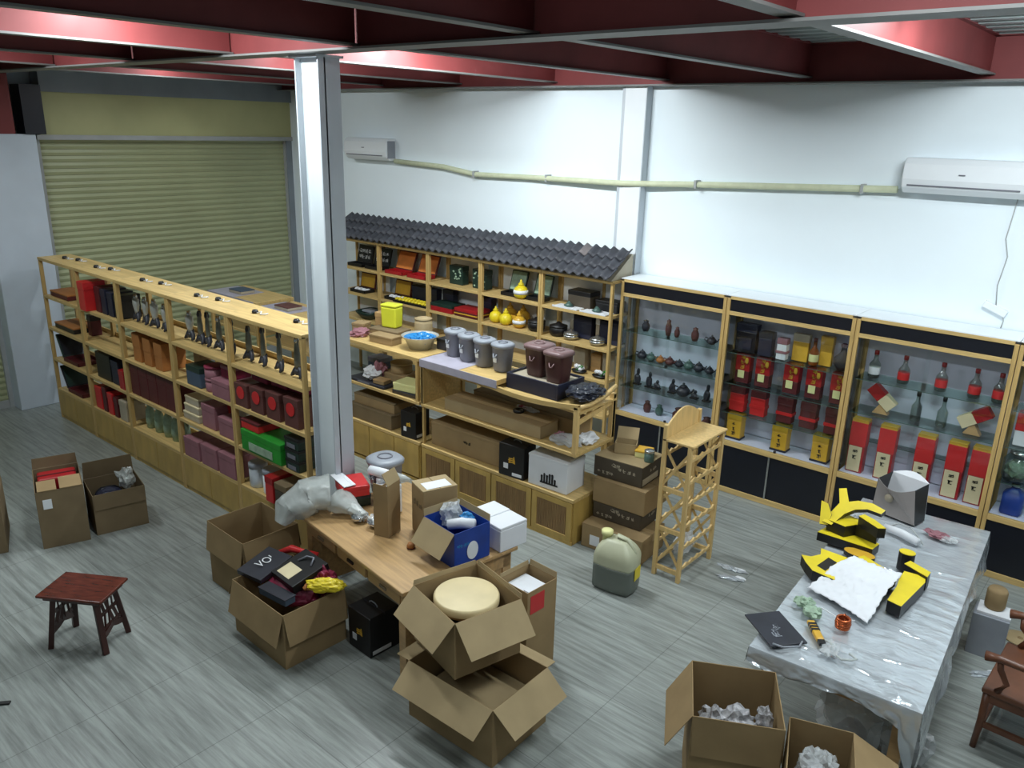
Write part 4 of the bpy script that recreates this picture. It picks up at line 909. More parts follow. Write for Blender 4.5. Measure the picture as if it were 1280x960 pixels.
for k in range(6):
    z = .12+k*.2
    for x in (RW-.028, .01):
        mb = MB(); prof = []
        for i in range(49):
            u = i/48; prof.append((.035+u*(RD-.07), z+.03-.02*abs(math.sin(u*math.pi*5))))
        prof += [(RD-.035, z-.012), (.035, z-.012)]
        mb.prism(prof, x, x+.016, 0, Matrix(((0, 0, 1, 0), (1, 0, 0, 0), (0, 1, 0, 0), (0, 0, 0, 1))))
        mb.build('scalloped_rail', 'rack', t)
t = thing('plastic_bag', 'clear plastic bag of grey packets lying inside the lower wine rack', 'bag', (-2.92, 5.9, .152)); MB().lump((0, 0, .07), (.07, .14, .08), 5, .5, 3).build('bag_body', 'clearfilm', t)

# ================================================================== JERRYCAN
t = thing('jerrycan', 'milky plastic jerrycan half full of dark liquid beside the wine rack', 'jerrycan', (-3.17, 5.20, 0), R(8))
def can(z0, z1, n=10):
    prof = []
    H_ = .46
    for i in range(n+1):
        z = z0+(z1-z0)*i/n; r = 1
        if z < .04: r = .86+.14*math.sin(z/.04*math.pi/2)
        if z > .30: r = max(.3, math.cos((z-.30)/(H_-.30)*1.25))**.75
        prof.append((r, z))
    return prof
MB().lathe([(r*.175, z) for r, z in can(0, .235)], 32, sq=.55, sx=1.08, sy=.78).build('lower_body', 'jugliq', t)
MB().lathe([(r*.175, z) for r, z in can(.235, .455, 16)], 32, sq=.55, sx=1.08, sy=.78).build('upper_body', 'jug', t)
MB().tube([(-.02, 0, .43), (0.0, 0, .485), (.08, 0, .47), (.14, 0, .40), (.16, 0, .34)], [.02, .02, .02, .022, .018], 10).build('handle', 'jug', t)
MB().lathe([(.038, .40), (.038, .47), (.05, .472), (.05, .505), (.03, .51)], 18, (-.105, 0, 0)).build('screw_cap', 'paleyel', t)
MB().box(.188, .1915, -.055, .055, .14, .25).build('yellow_label', 'yellow', t)

# ================================================================== DESK
TH = R(-8.5); t = thing('wooden_desk', 'wooden desk with drawers in front of the grey column, covered with boxes', 'desk', (-4.95, 3.325, 0), TH)
DW, DD, DH = 1.45, 1.02, .75
MB().box(0, DW, 0, DD, DH-.03, DH).build('desk_top', 'oak', t, bevel=.006)
MB().box(.03, DW-.03, .05, .07, .6, DH-.032).box(.03, DW-.03, DD-.07, DD-.05, .6, DH-.032).box(DW-.05, DW-.03, .07, DD-.07, .6, DH-.032).build('apron', 'oak', t)
for k in range(3):
    a = .09+k*.44
    d = MB().box(a, a+.4, .03, .052, .61, .71).build('drawer', 'oak', t, bevel=.003)
    MB().box(a+.16, a+.24, .018, .03, .645, .665).build('handle', 'blackp' if k == 1 else 'silver', d)
for x, y in ((.03, .04), (DW-.11, .04), (.03, DD-.12), (DW-.11, DD-.12)): MB().box(x, x+.08, y, y+.08, 0, DH-.032).build('leg', 'oak', t, bevel=.003)
MB().box(.04, .06, .12, DD-.12, .12, .6).build('side_panel', 'oak', t)
MB().box(DW-.06, DW-.04, .12, DD-.12, .12, .6).build('side_panel', 'oak', t)
ZD = .752
t = lidbin('grey lidded bin on the desk right against the grey column', -4.77, 4.06, ZD, .14, .33, 'bin', 'bin_l', False, None, R(-8))
giftbox('gift_box', 'bright red flat box on the desk beside the column', 'box', -4.82, 3.75, ZD+.1, .26, .22, .09, 'redb', 'redb', R(-25), lidh=.4)
giftbox('gift_box', 'dark box holding up the red box on the desk', 'box', -4.80, 3.76, ZD, .2, .2, .098, 'dkgreen', 'claydark', R(-20))
t = thing('envelope', 'white envelope lying on the red box on the desk', 'envelope', (-4.86, 3.69, ZD+.2), R(-15)); MB().box(-.14, .14, -.05, .05, 0, .006).build('sheet', 'paperw', t); MB().box(-.14, .14, .02, .05, .006, .0075).build('flap', 'foam', t)
t = thing('foam_block', 'white foam packing block on the desk behind the kraft box', 'foam block', (-4.52, 3.88, ZD), R(-10)); MB().box(-.12, .12, -.05, .05, 0, .2).box(-.12, -.06, -.05, .05, .2, .24).box(.06, .12, -.05, .05, .2, .24).build('block', 'foam', t, bevel=.01)
t = thing('foam_wrap', 'white foam wrapped item lying across the foam block', 'packing', (-4.56, 3.89, ZD+.242), R(12)); MB().tube([(-.16, 0, .04), (-.02, 0, .04), (.1, 0, .04)], [.038, .04, .034], 14).build('wrap', 'foam', t); MB().tube([(.1, 0, .04), (.17, .0, .042), (.22, .02, .03)], [.035, .03, .015], 10).build('hazy_end', 'bagfilm', t)
t = thing('plastic_bag', 'large hazy plastic bag hanging over the left edge of the desk', 'bag', (-4.84, 3.50, ZD))
def filmtube(path, rad, seed, n=30, m=60):
    path = [Vector(p) for p in path]; vs = []; fs = []; K = len(path)-1
    for i in range(m+1):
        f = i/m*K; k = min(int(f), K-1); u = f-k; u = u*u*(3-2*u)
        p = path[k].lerp(path[k+1], u); r_ = rad[k]+(rad[k+1]-rad[k])*u
        d = (path[k+1]-path[k]).normalized(); a_ = d.cross(Vector((0, 0, 1))).normalized(); b_ = a_.cross(d)
        for j in range(n):
            t_ = 2*math.pi*j/n; q = Vector((math.cos(t_)*1.6, math.sin(t_)*1.6, i/m*3+seed))
            rr = r_*(1+.28*noise.noise(q)+.10*noise.noise(q*3.1)+.05*abs(noise.noise(q*7)))
            vs.append(tuple(p+a_*math.cos(t_)*rr*1.15+b_*math.sin(t_)*rr*.8))
    for i in range(m):
        for j in range(n): fs.append((i*n+j, (i+1)*n+j, (i+1)*n+(j+1) % n, i*n+(j+1) % n))
    fs.append(tuple(range(n))); fs.append(tuple(reversed(range(m*n, (m+1)*n))))
    return MB().add(vs, fs, 0, True)
# local origin (-4.84, 3.50, desk top)
filmtube([(-.02, .06, .13), (-.12, -.08, .13), (-.18, -.22, .05), (-.19, -.30, -.06)], [.16, .155, .12, .05], 1).build('bag_body', 'bagfilm', t)
filmtube([(.36, .10, .05), (.22, .09, .07), (.08, .06, .11)], [.03, .055, .12], 5).build('gathered_mouth', 'bagfilm', t)
for i, (x, y, s_) in enumerate(((-4.36, 3.6, .06), (-4.52, 3.56, .05))):
    t = thing('glass_bowl', 'shiny glass bowl under clear film on the desk, %s one' % ('right', 'left')[i], 'bowl', (x, y, ZD)); MB().lathe([(s_*.6, 0), (s_, .03), (s_*1.1, .05), (s_, .05), (s_*.5, .01)], 20).build('bowl', 'chrome', t); MB().lump((0, .03, .04), (s_*1.2, s_*1.1, .04), 5+i, .6, 3).build('film', 'clearfilm', t)
# open upright kraft panel box
def opencarton(name, label, cat, loc, rot, w, d, h, flaps, m='card', mi='card_in', mo=None, group=None, th=.006, tilt=None):
    """flaps: dict side -> (angle from upright outwards, length); sides: f b l r"""
    t = thing(name, label, cat, loc, rot, group)
    a, b = w/2, d/2
    mb = MB().box(-a, a, -b, b, 0, .008).box(-a, a, -b, -b+th, .008, h).box(-a, a, b-th, b, .008, h).box(-a, -a+th, -b+th, b-th, .008, h).box(a-th, a, -b+th, b-th, .008, h)
    mb.build('body', m, t, bevel=.002)
    for sd, (ang, ln) in flaps.items():
        f = MB(); wid = {'f': a, 'b': a, 'l': b, 'r': b}[sd]; A = R(ang)
        rz = {'f': 0, 'r': 90, 'b': 180, 'l': 270}[sd]; off = {'f': b, 'b': b, 'l': a, 'r': a}[sd]
        f.T = Matrix.Rotation(R(rz), 4, 'Z') @ Matrix.Translation((0, -off+.001, h)) @ Matrix.Rotation(A, 4, 'X')
        k = wid-.004
        f.add([(-k, 0, 0), (k, 0, 0), (k, -.004, 0), (-k, -.004, 0), (-k*.97, 0, ln), (k*.97, 0, ln), (k*.97, -.004, ln), (-k*.97, -.004, ln)],
              [(0, 1, 2, 3), (7, 6, 5, 4), (0, 4, 5, 1), (1, 5, 6, 2), (2, 6, 7, 3), (3, 7, 4, 0)])
        f.build('flap', mi, t)
    return t
t = thing('folded_cardboard', 'upright folded kraft panel standing on the desk', 'cardboard', (-4.27, 3.51, ZD), R(14))
MB().box(0, .13, 0, .006, 0, .42).box(.124, .13, .006, .16, 0, .42).box(.0, .006, .006, .16, 0, .36).build('front_panel', 'card', t)
f = MB(); f.T = Matrix.Translation((.13, .0, .42)) @ Matrix.Rotation(R(-30), 4, 'Y'); f.box(0, .005, 0, .16, 0, .1); f.build('flap', 'card_l', t)
t = carton('kraft carton with a worn pale top standing on the desk', -3.98, 3.86, ZD, .22, .28, .40, 'card', R(-20), False, False, 'card_l')
MB().box(-.03, .09, -.1, .1, .4, .402).build('worn_tape', 'paperw', t)
mb = MB(); [mb.glyph((-.08+k*.06, -.1415, .24), (1, 0, 0), (0, 0, 1), .05, 0, k+2) for k in range(3)]; mb.build('printing', 'card_d', t)
t = opencarton('open_carton', 'open blue printed carton on the desk filled with packing', 'carton', (-3.63, 3.74, ZD), R(-8), .36, .32, .27, {'f': (142, .2), 'b': (8, .05), 'l': (14, .05)}, 'blue', 'card_l')

m4 = Matrix.Translation((.182, 0, .1)) @ Matrix.Rotation(R(90), 4, 'Y')
MB().prism([(.07*math.cos(a*.314), .05*math.sin(a*.314)) for a in range(20)], 0, .003, 0, m4).build('bulb_picture', 'foam', t)
mb = MB(); [mb.glyph((.1815, -.14+k*.03, .15), (0, 1, 0), (0, 0, 1), .028, 0, k) for k in range(4)]; mb.build('printing', 'cyan', t)
t = thing('packing_film', 'clear packing film bunched up in the blue carton', 'packing', (-3.74, 3.80, ZD+.16)); MB().lump((0, 0, .08), (.08, .08, .09), 5, .4, 3).build('film', 'clearfilm', t)
t = thing('foam_wrap', 'white and blue wrapped item sticking out of the blue carton', 'packing', (-3.6, 3.76, ZD+.12)); MB().tube([(-.08, -.06, .1), (0, 0, .12), (.09, .04, .13)], [.035, .04, .035], 12).build('wrap', 'foam', t); MB().lump((0, .06, .14), (.06, .04, .04), 3, .4, 3).build('blue_part', 'cyan', t)
t = thing('foam_box', 'white foam box at the far right corner of the desk', 'box', (-3.56, 4.1, ZD), R(-8)); MB().box(-.19, .19, -.13, .13, 0, .17).build('body', 'foam', t, bevel=.006); MB().box(-.19, .0, -.13, .13, .172, .2).box(.0, .19, -.13, .13, .172, .195).build('lid', 'foam', t, bevel=.006)
t = thing('orange_cap', 'small orange cap lying on the desk beside the blue carton', 'cap', (-3.92, 3.56, ZD)); MB().lathe([(.028, 0), (.03, .02), (.02, .04)], 16).build('cap', 'orange', t); MB().lathe([(.031, 0), (.031, .006)], 16).build('rim', 'maroon', t)

# ================================================================== OPEN CARTONS ON THE FLOOR
cD = opencarton('open_carton', 'empty open carton left of the desk, flaps hanging down', 'carton', (-5.44, 3.20, 0), R(-2), .56, .5, .56, {'f': (172, .25), 'r': (172, .25), 'l': (174, .25), 'b': (172, .22)}, 'card', 'card')
cE = opencarton('open_carton', 'open carton heaped with dark boxes and red bags', 'carton', (-4.61, 2.96, 0), R(-2), .68, .52, .44, {'f': (166, .25), 'r': (168, .24), 'l': (150, .2), 'b': (170, .2)}, 'card', 'card')
t = thing('box_sleeve', 'dark flat box lettered VOI on the heap in the open carton', 'box', (-4.86, 2.98, .47), R(8)); 
b_ = MB(); b_.T = Matrix.Rotation(R(10), 4, 'X'); b_.box(-.16, .1, -.18, .14, 0, .04).build('body', 'claydark', t, bevel=.004)
cu = D.curves.new('letters', 'FONT'); cu.body = 'VOI'; cu.size = .095; cu.extrude = .001; cu.align_x = 'CENTER'
lo = D.objects.new('letters_source', cu); me_ = D.meshes.new_from_object(lo); D.objects.remove(lo); lo = D.objects.new('lettering', me_); col.objects.link(lo); lo.parent = t; lo.location = (.0, -.02, .042); lo.rotation_euler = (R(10), 0, R(92)); me_.materials.clear(); me_.materials.append(M['paperw'])
t = thing('box_sleeve', 'black box with a tan label in the middle of the heap', 'box', (-4.56, 3.04, .5), R(-4)); b_ = MB(); b_.T = Matrix.Rotation(R(14), 4, 'X'); b_.box(-.14, .16, -.15, .16, 0, .07).build('body', 'blackp', t, bevel=.004)
b_ = MB(); b_.T = Matrix.Rotation(R(14), 4, 'X'); b_.box(-.1, .06, -.12, -.0, .07, .072).build('label', 'cream', t)
b_ = MB(); b_.T = Matrix.Rotation(R(14), 4, 'X'); b_.tube([(-.06, .04, .072), (-.02, .1, .09), (.04, .12, .09), (.08, .06, .072)], .008, 6).build('grey_handle', 'bin', t)
t = thing('red_bag', 'wine red cloth bag under the dark boxes in the open carton', 'bag', (-4.58, 3.0, .31)); MB().lump((0, 0, .09), (.24, .17, .10), 8, .1, 4).build('bag_body', 'wine', t); MB().lump((.17, .12, .17), (.13, .08, .1), 2, .35, 4).build('bag_fold', 'wine', t)
t = thing('box_sleeve', 'dark grey flat box at the front of the heap', 'box', (-4.52, 2.80, .43), R(5)); MB().box(-.14, .15, -.04, .05, 0, .05).build('body', 'steelblue', t, bevel=.004); MB().box(-.145, .155, -.045, .055, .05, .056).build('lid', 'claydark', t)
t = thing('yellow_bundle', 'bright yellow plastic bundle at the right of the heap', 'bundle', (-4.27, 3.05, .475), R(40)); MB().lump((0, 0, .05), (.14, .065, .05), 6, .25, 4).build('bundle', 'yellow', t); MB().lump((-.14, 0, .03), (.025, .03, .02), 3, .5, 2).build('orange_end', 'orange', t)
t = thing('red_ribbon', 'bright red ribbon behind the dark boxes in the open carton', 'ribbon', (-4.78, 3.16, .5), R(20)); MB().tube([(-.16, 0, .01), (-.05, .02, .06), (.05, .0, .07), (.18, .02, .05)], [.02, .03, .02, .025], 8).build('ribbon', 'redb', t)
# stacked pair in front of the desk
cG = opencarton('open_carton', 'open carton on the floor under the one with the round wooden disc', 'carton', (-2.95, 3.24, 0), R(1), .72, .54, .42, {'f': (128, .20), 'r': (128, .21), 'l': (96, .12), 'b': (100, .1)}, 'card', 'card_l')
MB().box(-.3, .34, -.25, .25, .2, .215).build('inner_lid', 'card_l', cG)
cF = opencarton('open_carton', 'open carton holding a round wooden disc, stacked on another open carton', 'carton', (-3.12, 3.31, .44), R(-14), .52, .5, .40, {'f': (136, .22), 'r': (134, .24), 'l': (12, .0301), 'b': (10, .0301)}, 'card', 'card_l')
t = thing('wooden_disc', 'round pale wooden disc lying in the stacked open carton', 'disc', (-3.14, 3.33, .75)); MB().lathe([(.2, 0), (.215, .01), (.215, .05), (.205, .062)], 48).build('disc', 'lid_wood', t, bevel=.004); MB().lathe([(.2145, -.02), (.19, -.02), (.19, 0), (.2, 0)], 40).build('rim', 'oak', t)
cH = opencarton('open_carton', 'narrow open carton with a red label behind the stacked cartons', 'carton', (-3.1, 3.92, 0), R(-4), .27, .30, .68, {'b': (6, .04), 'l': (10, .03)}, 'card', 'card_l')
MB().box(.1355, .138, -.12, .02, .5, .64).build('red_label', 'redb', cH)
t = thing('foam_block', 'white foam sheet inside the narrow carton with the red label', 'foam block', (-3.1, 3.92, .58), R(-4)); MB().box(-.12, .1, -.13, .1, 0, .05).build('sheet', 'foam', t, bevel=.01); MB().box(.05, .11, -.1, -.02, .05, .07).build('tab', 'foam', t)
# left group
cB = opencarton('open_carton', 'tall open carton with red content and a white label, left floor', 'carton', (-7.50, 2.49, 0), R(72), .38, .58, .55, {'b': (4, .1), }, 'card_d', 'card_d')
MB().box(-.17, -.02, -.293, -.05, .552, .557).box(.005, .18, -.293, -.02, .553, .559).build('top_flap', 'card', cB)
MB().box(-.14, -.07, -.2925, -.290, .38, .47).build('label', 'white', cB)
t = thing('red_pack', 'red pack showing inside the tall carton on the left floor', 'pack', (-7.62, 2.53, .40), R(72)); MB().box(-.16, .16, -.09, .13, 0, .13).build('pack', 'red', t, bevel=.02); MB().box(-.16, .16, .0, .02, .13, .135).build('seam', 'maroon', t)
cC = opencarton('open_carton', 'open carton with a white bag inside, right of the labelled one', 'carton', (-7.36, 2.92, 0), R(77), .45, .44, .40, {'f': (176, .15), 'b': (-4, .17)}, 'card_d', 'card_d')
t = thing('plastic_bag', 'white bag sticking out of the left open carton', 'bag', (-7.36, 3.04, .3)); MB().lump((0, 0, .1), (.1, .07, .1), 4, .5, 3).build('bag_body', 'bagfilm', t); MB().lump((.02, .03, .17), (.04, .03, .05), 6, .5, 2).build('bag_tip', 'bagfilm', t)
t = thing('navy_lining', 'navy plastic sheet lining the left open carton', 'sheet', (-7.38, 2.88, .0085), R(77)); MB().lump((0, 0, .2), (.15, .14, .14), 9, .15, 3).build('sheet', 'navy', t); MB().lump((0, .1, .27), (.12, .05, .05), 3, .3, 2).build('fold', 'black', t)
cA = opencarton('open_carton', 'open carton cut off by the left edge of the view', 'carton', (-7.78, 1.92, 0), R(70), .36, .56, .5, {'b': (15, .12)}, 'card_d', 'card_d')
MB().box(.0, .175, -.27, -.02, .502, .508).build('top_flap', 'card_l', cA)
# near right pair
cI = opencarton('open_carton', 'open carton with crumpled newspaper at the bottom edge of the view', 'carton', (-1.47, 3.80, 0), R(29), .49, .50, .66, {'l': (150, .27), 'f': (176, .25), 'r': (177, .24)}, 'card', 'card')
t = thing('crumpled_paper', 'crumpled newspaper inside the near open carton', 'paper', (-1.46, 3.82, .36)); 
mb = MB(); [mb.lump((-.1+.1*k, .04*((k % 2)*2-1), .08), (.09, .08, .07), k*3, .7, 3) for k in range(3)]; mb.build('paper_ball', 'news', t); MB().lump((.14, .08, .13), (.05, .03, .08), 5, .6, 3).build('paper_tip', 'news', t)
cJ = opencarton('open_carton', 'open carton with clear film beside the newspaper carton', 'carton', (-.96, 3.77, 0), R(20), .34, .42, .59, {'r': (118, .27), 'f': (120, .2)}, 'card', 'card')
t = thing('packing_film', 'crumpled clear packing film inside the carton beside the wrapped table', 'packing', (-.96, 3.77, .38)); MB().lump((0, 0, .08), (.1, .12, .09), 7, .45, 4).build('film', 'clearfilm', t); MB().lump((0, -.03, .02), (.12, .12, .06), 3, .5, 3).build('paper', 'news', t)

# ================================================================== CARVED STOOL
t = thing('carved_stool', 'small dark mahogany stool with pierced carved side panels', 'stool', (-5.64, 1.925, 0), R(33))
SW, SDp, SHt = .50, .34, .45
MB().box(-SW/2, SW/2, -SDp/2, SDp/2, SHt-.022, SHt).build('seat', 'mahog', t, bevel=.008, seg=3)
MB().box(-SW/2+.03, SW/2-.03, -SDp/2+.03, SDp/2-.03, SHt-.055, SHt-.022).build('seat_frame', 'mahog_d', t, bevel=.004)
for sx in (-1, 1):
    ps = []
    for sy in (-1, 1):
        p = (sx*.165, sy*.105, SHt-.05); q = (sx*.215, sy*.14, 0); ps.append((p, q))
        MB().bar(q, p, .042, .038).build('leg', 'mahog_d', t, bevel=.005)
    mb = MB()
    def pt(u, v):   # u across, v down
        a = Vector(ps[0][0]).lerp(Vector(ps[0][1]), v); b_ = Vector(ps[1][0]).lerp(Vector(ps[1][1]), v); return a.lerp(b_, u)
    for v in (.04, .3, .56): mb.bar(pt(.04, v), pt(.96, v), .012, .026)
    for u in (.2, .4, .6, .8):
        mb.bar(pt(u, .02), pt(u+(.1 if u < .5 else -.1), .3), .012, .022); mb.bar(pt(u+(.1 if u < .5 else -.1), .3), pt(u, .58), .012, .022)
    for k in range(8):
        u0 = k/8; u1 = (k+1)/8; g = lambda u: .58+.1*abs(math.cos(u*math.pi))
        mb.bar(pt(u0, g(u0)), pt(u1, g(u1)), .014, .045)
    mb.build('pierced_panel', 'mahog_d', t)
t = thing('black_strip', 'short black strip lying on the floor at the left edge', 'strip', (-5.36, 1.23, 0), R(50)); MB().box(-.1, .06, -.016, .016, 0, .012).build('strip', 'blackp', t, bevel=.003); MB().box(-.105, -.1, -.01, .01, .002, .01).build('tip', 'bin', t)

# ================================================================== WRAPPED TABLE
WT = R(4); t = thing('long_table', 'long table under shiny silver plastic film on the right', 'table', (-1.55, 4.18, 0), WT)
TW, TL, TZ = .93, 2.62, .735
MB().box(0, TW, 0, TL, TZ-.05, TZ).build('table_top', 'oak', t, bevel=.01)
for x, y in ((.05, .06), (TW-.12, .06), (.05, TL-.13), (TW-.12, TL-.13)): MB().box(x, x+.07, y, y+.07, 0, TZ-.05).build('leg', 'oak', t, bevel=.005)
MB().box(.08, TW-.08, .08, .1, TZ-.16, TZ-.05).box(.08, .1, .1, TL-.1, TZ-.16, TZ-.05).box(TW-.1, TW-.08, .1, TL-.1, TZ-.16, TZ-.05).build('apron', 'oak', t)
mb = MB(); e = .018
def nz(x, y, s=4): return noise.noise(Vector((x*s, y*s, 1.7)))
def topsheet(u, v):
    x = -e+(TW+2*e)*u; y = -e+(TL+2*e)*v
    ridge = abs(noise.noise(Vector((x*2.3+3, y*1.1, .4))))**.6
    ed = max(0, min(1, min(x+e, TW+e-x, y+e, TL+e-y)/.06)); cr = 0
    for y0, sl, x0_, x1_ in ((.35, .12, .3, .9), (.78, -.2, .45, .95), (1.18, .1, .55, .95), (1.5, .3, .0, .9), (1.62, .22, .3, .95), (1.95, -.1, .0, .8), (2.3, .15, .1, .9), (.15, .02, 0, .95)):
        if x0_ < x < x1_: cr += math.exp(-((y-y0-sl*(x-.5)-.03*nz(x, y0, 3))/.011)**2)*math.sin(math.pi*(x-x0_)/(x1_-x0_))
    return (x, y, TZ+.003+ed*(.002+.016*max(0, nz(x, y))+.012*max(0, 1-ridge*2.2)*(.6+nz(x, y, 7))+.003*abs(nz(x*.6, y*2.2, 6))+.012*cr))
mb.grid(topsheet, 70, 280)
def skirt(p0, p1, out, drop, seed):
    p0, p1 = Vector(p0), Vector(p1); o_ = Vector(out)
    def f(u, v):
        p = p0.lerp(p1, u); d = drop(u)*v
        wv = .03*noise.noise(Vector((u*5+seed, v*1.2, seed)))+.01*noise.noise(Vector((u*17, v*3, seed)))
        q = p+o_*(abs(wv)*v*1.4+.012*v**.5)
        return (q.x, q.y, TZ+.003-d)
    mb.grid(f, 120, 20)
L_ = (-e, -e); 
skirt((-e, -e, 0), (TW+e, -e, 0), (0, -1, 0), lambda u: .07+.05*u+.03*math.sin(u*7+.5)+(.28*((u-.9)/.1)**.6 if u > .9 else 0), 1)
skirt((TW+e, -e, 0), (TW+e, TL+e, 0), (1, 0, 0), lambda u: .26+.12*math.sin(u*6+1)+.05*math.sin(u*19)+(.12*(1-u/.08) if u < .08 else 0), 2)
skirt((TW+e, TL+e, 0), (-e, TL+e, 0), (0, 1, 0), lambda u: .3+.05*math.sin(u*7), 3)
skirt((-e, TL+e, 0), (-e, -e, 0), (-1, 0, 0), lambda u: .1+.05*math.sin(u*8)+.03*math.sin(u*23), 4)
sh = mb.build('plastic_sheet', 'foil', None, (-1.55, 4.18, 0), WT)
tag(sh, 'shiny crinkled silver plastic film draped over the long table', 'plastic sheet')
def onT(x, y): # table-local to world
    c, s_ = math.cos(WT), math.sin(WT); return (-1.55+c*x-s_*y, 4.18+s_*x+c*y)
ZW = TZ+.028
# paper bag
t = thing('paper_bag', 'grey paper bag with black sides standing open at the far end of the table', 'bag', (-1.42, 6.62, ZW), R(-12))
w_, d_, h_ = .36, .17, .30
mb = MB(); th = .003
for (x0, y0), (x1, y1), m_ in (((-w_/2, -d_/2), (w_/2, -d_/2), 0), ((w_/2, -d_/2), (w_/2, d_/2), 1), ((w_/2, d_/2), (-w_/2, d_/2), 2), ((-w_/2, d_/2), (-w_/2, -d_/2), 1)):
    s0 = .84; nn_ = 10
    tp = [(( x1+(x0-x1)*k/nn_)*s0, (y1+(y0-y1)*k/nn_)*1.35*(1+(.35*math.sin(math.pi*k/nn_) if m_ in (0, 2) else 0)), h_+(.04*math.sin(math.pi*k/nn_) if m_ == 2 else -.05*math.sin(math.pi*k/nn_) if m_ == 0 else 0)) for k in range(nn_+1)]
    mb.add([(x0, y0, 0), (x1, y1, 0)]+tp, [tuple(range(nn_+3))], m_)
mb.add([(-w_/2, -d_/2, 0), (w_/2, -d_/2, 0), (w_/2, d_/2, 0), (-w_/2, d_/2, 0)], [(0, 1, 2, 3)], 1)
mb.build('bag_body', ['greyb', 'blackp', 'foam'], t, solid=.003)
MB().lathe([(.035, 0), (.035, .002)], 20, (0, 0, 0)).build('seal', 'beige', t).matrix_local = Matrix.Translation((-.04, -.115, .16)) @ Matrix.Rotation(R(90), 4, 'X')
# yellow and black foam packing
def ybpack(mb_y, mb_b, poly, z, h, T=None):
    for mbx, a, b_ in ((mb_b, 0, h*.96), (mb_y, h*.96, h)):
        if T is not None: mbx.T = T
        mbx.prism(poly, z+a, z+b_)
t = thing('foam_packing', 'stack of yellow and black moulded foam pieces at the far end of the table', 'packing', (-1.56, 5.86, ZW), R(4))
y_, b_ = MB(), MB()
ybpack(y_, b_, [(-.2, -.12), (.2, -.14), (.22, -.02), (.04, .02), (-.16, .05)], 0, .07)
ybpack(y_, b_, [(-.16, -.05), (-.02, -.09), (.04, .0), (.2, -.05), (.2, .05), (-.1, .14)], .072, .09)
Tl = Matrix.Translation((-.02, .03, .16)) @ Matrix.Rotation(R(38), 4, 'X')
arcp = [(-.17, -.09), (-.1, -.1), (-.04, .02), (.02, .08), (.1, .11), (.2, .1), (.22, .14), (.12, .17), (.02, .16), (-.04, .13), (-.09, .24), (-.14, .22), (-.1, .1)]
ybpack(y_, b_, arcp, 0, .05, Tl)
Tl2 = Matrix.Translation((-.19, .0, .17)) @ Matrix.Rotation(R(60), 4, 'X') @ Matrix.Rotation(R(10), 4, 'Z')
ybpack(y_, b_, [(-.03, -.08), (.03, -.08), (.05, .0), (.02, .08), (-.03, .1)], 0, .04, Tl2)
Tl3 = Matrix.Translation((.1, -.02, .165)) @ Matrix.Rotation(R(-35), 4, 'Z')
ybpack(y_, b_, [(-.04, -.03), (.16, -.035), (.18, .02), (.05, .04), (-.05, .03)], 0, .08, Tl3)
b_.build('black_foam', 'blackp', t); y_.build('yellow_face', 'yellow', t)
def wp(pts_, ox, oy): return [(x-ox, y-oy) for x, y in pts_]
ox, oy = -1.5, 5.25
t = thing('foam_packing', 'yellow and black foam slab with a black slot, left of the white sheet', 'packing', (ox, oy, ZW)); y_, b_ = MB(), MB()
ybpack(y_, b_, wp([(-1.64, 5.2), (-1.56, 5.12), (-1.40, 5.1), (-1.36, 5.25), (-1.42, 5.46), (-1.63, 5.47), (-1.6, 5.38), (-1.64, 5.3), (-1.70, 5.28)], ox, oy), 0, .08)
b_.build('black_foam', 'blackp', t); y_.build('yellow_face', 'yellow', t)
MB().prism(wp([(-1.56, 5.2), (-1.49, 5.17), (-1.47, 5.34), (-1.54, 5.37)], ox, oy), .0805, .0815).build('slot', 'blackp', t)
ox, oy = -1.28, 5.5
t = thing('foam_packing', 'long yellow and black foam bar behind the white sheet', 'packing', (ox, oy, ZW)); y_, b_ = MB(), MB()
ybpack(y_, b_, wp([(-1.405, 5.46), (-1.12, 5.33), (-1.10, 5.44), (-1.36, 5.57)], ox, oy), 0, .085)
b_.build('black_foam', 'blackp', t); y_.build('yellow_face', 'yellow', t)
ox, oy = -1.42, 5.68
t = thing('foam_packing', 'flat golden yellow rounded foam piece behind the long bar', 'packing', (ox, oy, ZW)); y_, b_ = MB(), MB()
ybpack(y_, b_, [(.11*math.cos(a*.314), .06*math.sin(a*.314)) for a in range(20)], 0, .035)
b_.build('black_foam', 'blackp', t); y_.build('yellow_face', 'ochre', t)
ox, oy = -1.02, 5.3
t = thing('foam_packing', 'L shaped yellow and black foam piece at the right of the white sheet', 'packing', (ox, oy, ZW)); y_, b_ = MB(), MB()
ybpack(y_, b_, wp([(-1.055, 5.08), (-.965, 5.06), (-.93, 5.48), (-.95, 5.56), (-1.08, 5.54), (-1.075, 5.4), (-1.06, 5.3)], ox, oy), 0, .085)
ybpack(y_, b_, wp([(-1.10, 5.60), (-.93, 5.52), (-.93, 5.6), (-1.08, 5.67)], ox, oy), 0, .11)
ybpack(y_, b_, [(-.1+.055*math.cos(a*.3927), .43+.045*math.sin(a*.3927)) for a in range(16)], 0, .14)
b_.build('black_foam', 'blackp', t); y_.build('yellow_face', 'yellow', t)
t = thing('white_sheet', 'crumpled white foam sheet draped over the yellow foam pieces', 'sheet', (-1.26, 5.12, ZW), 0)
mb = MB(); cor = [(-1.53, 4.98), (-1.34, 4.84), (-1.10, 4.84), (-1.06, 5.42), (-1.38, 5.48)]
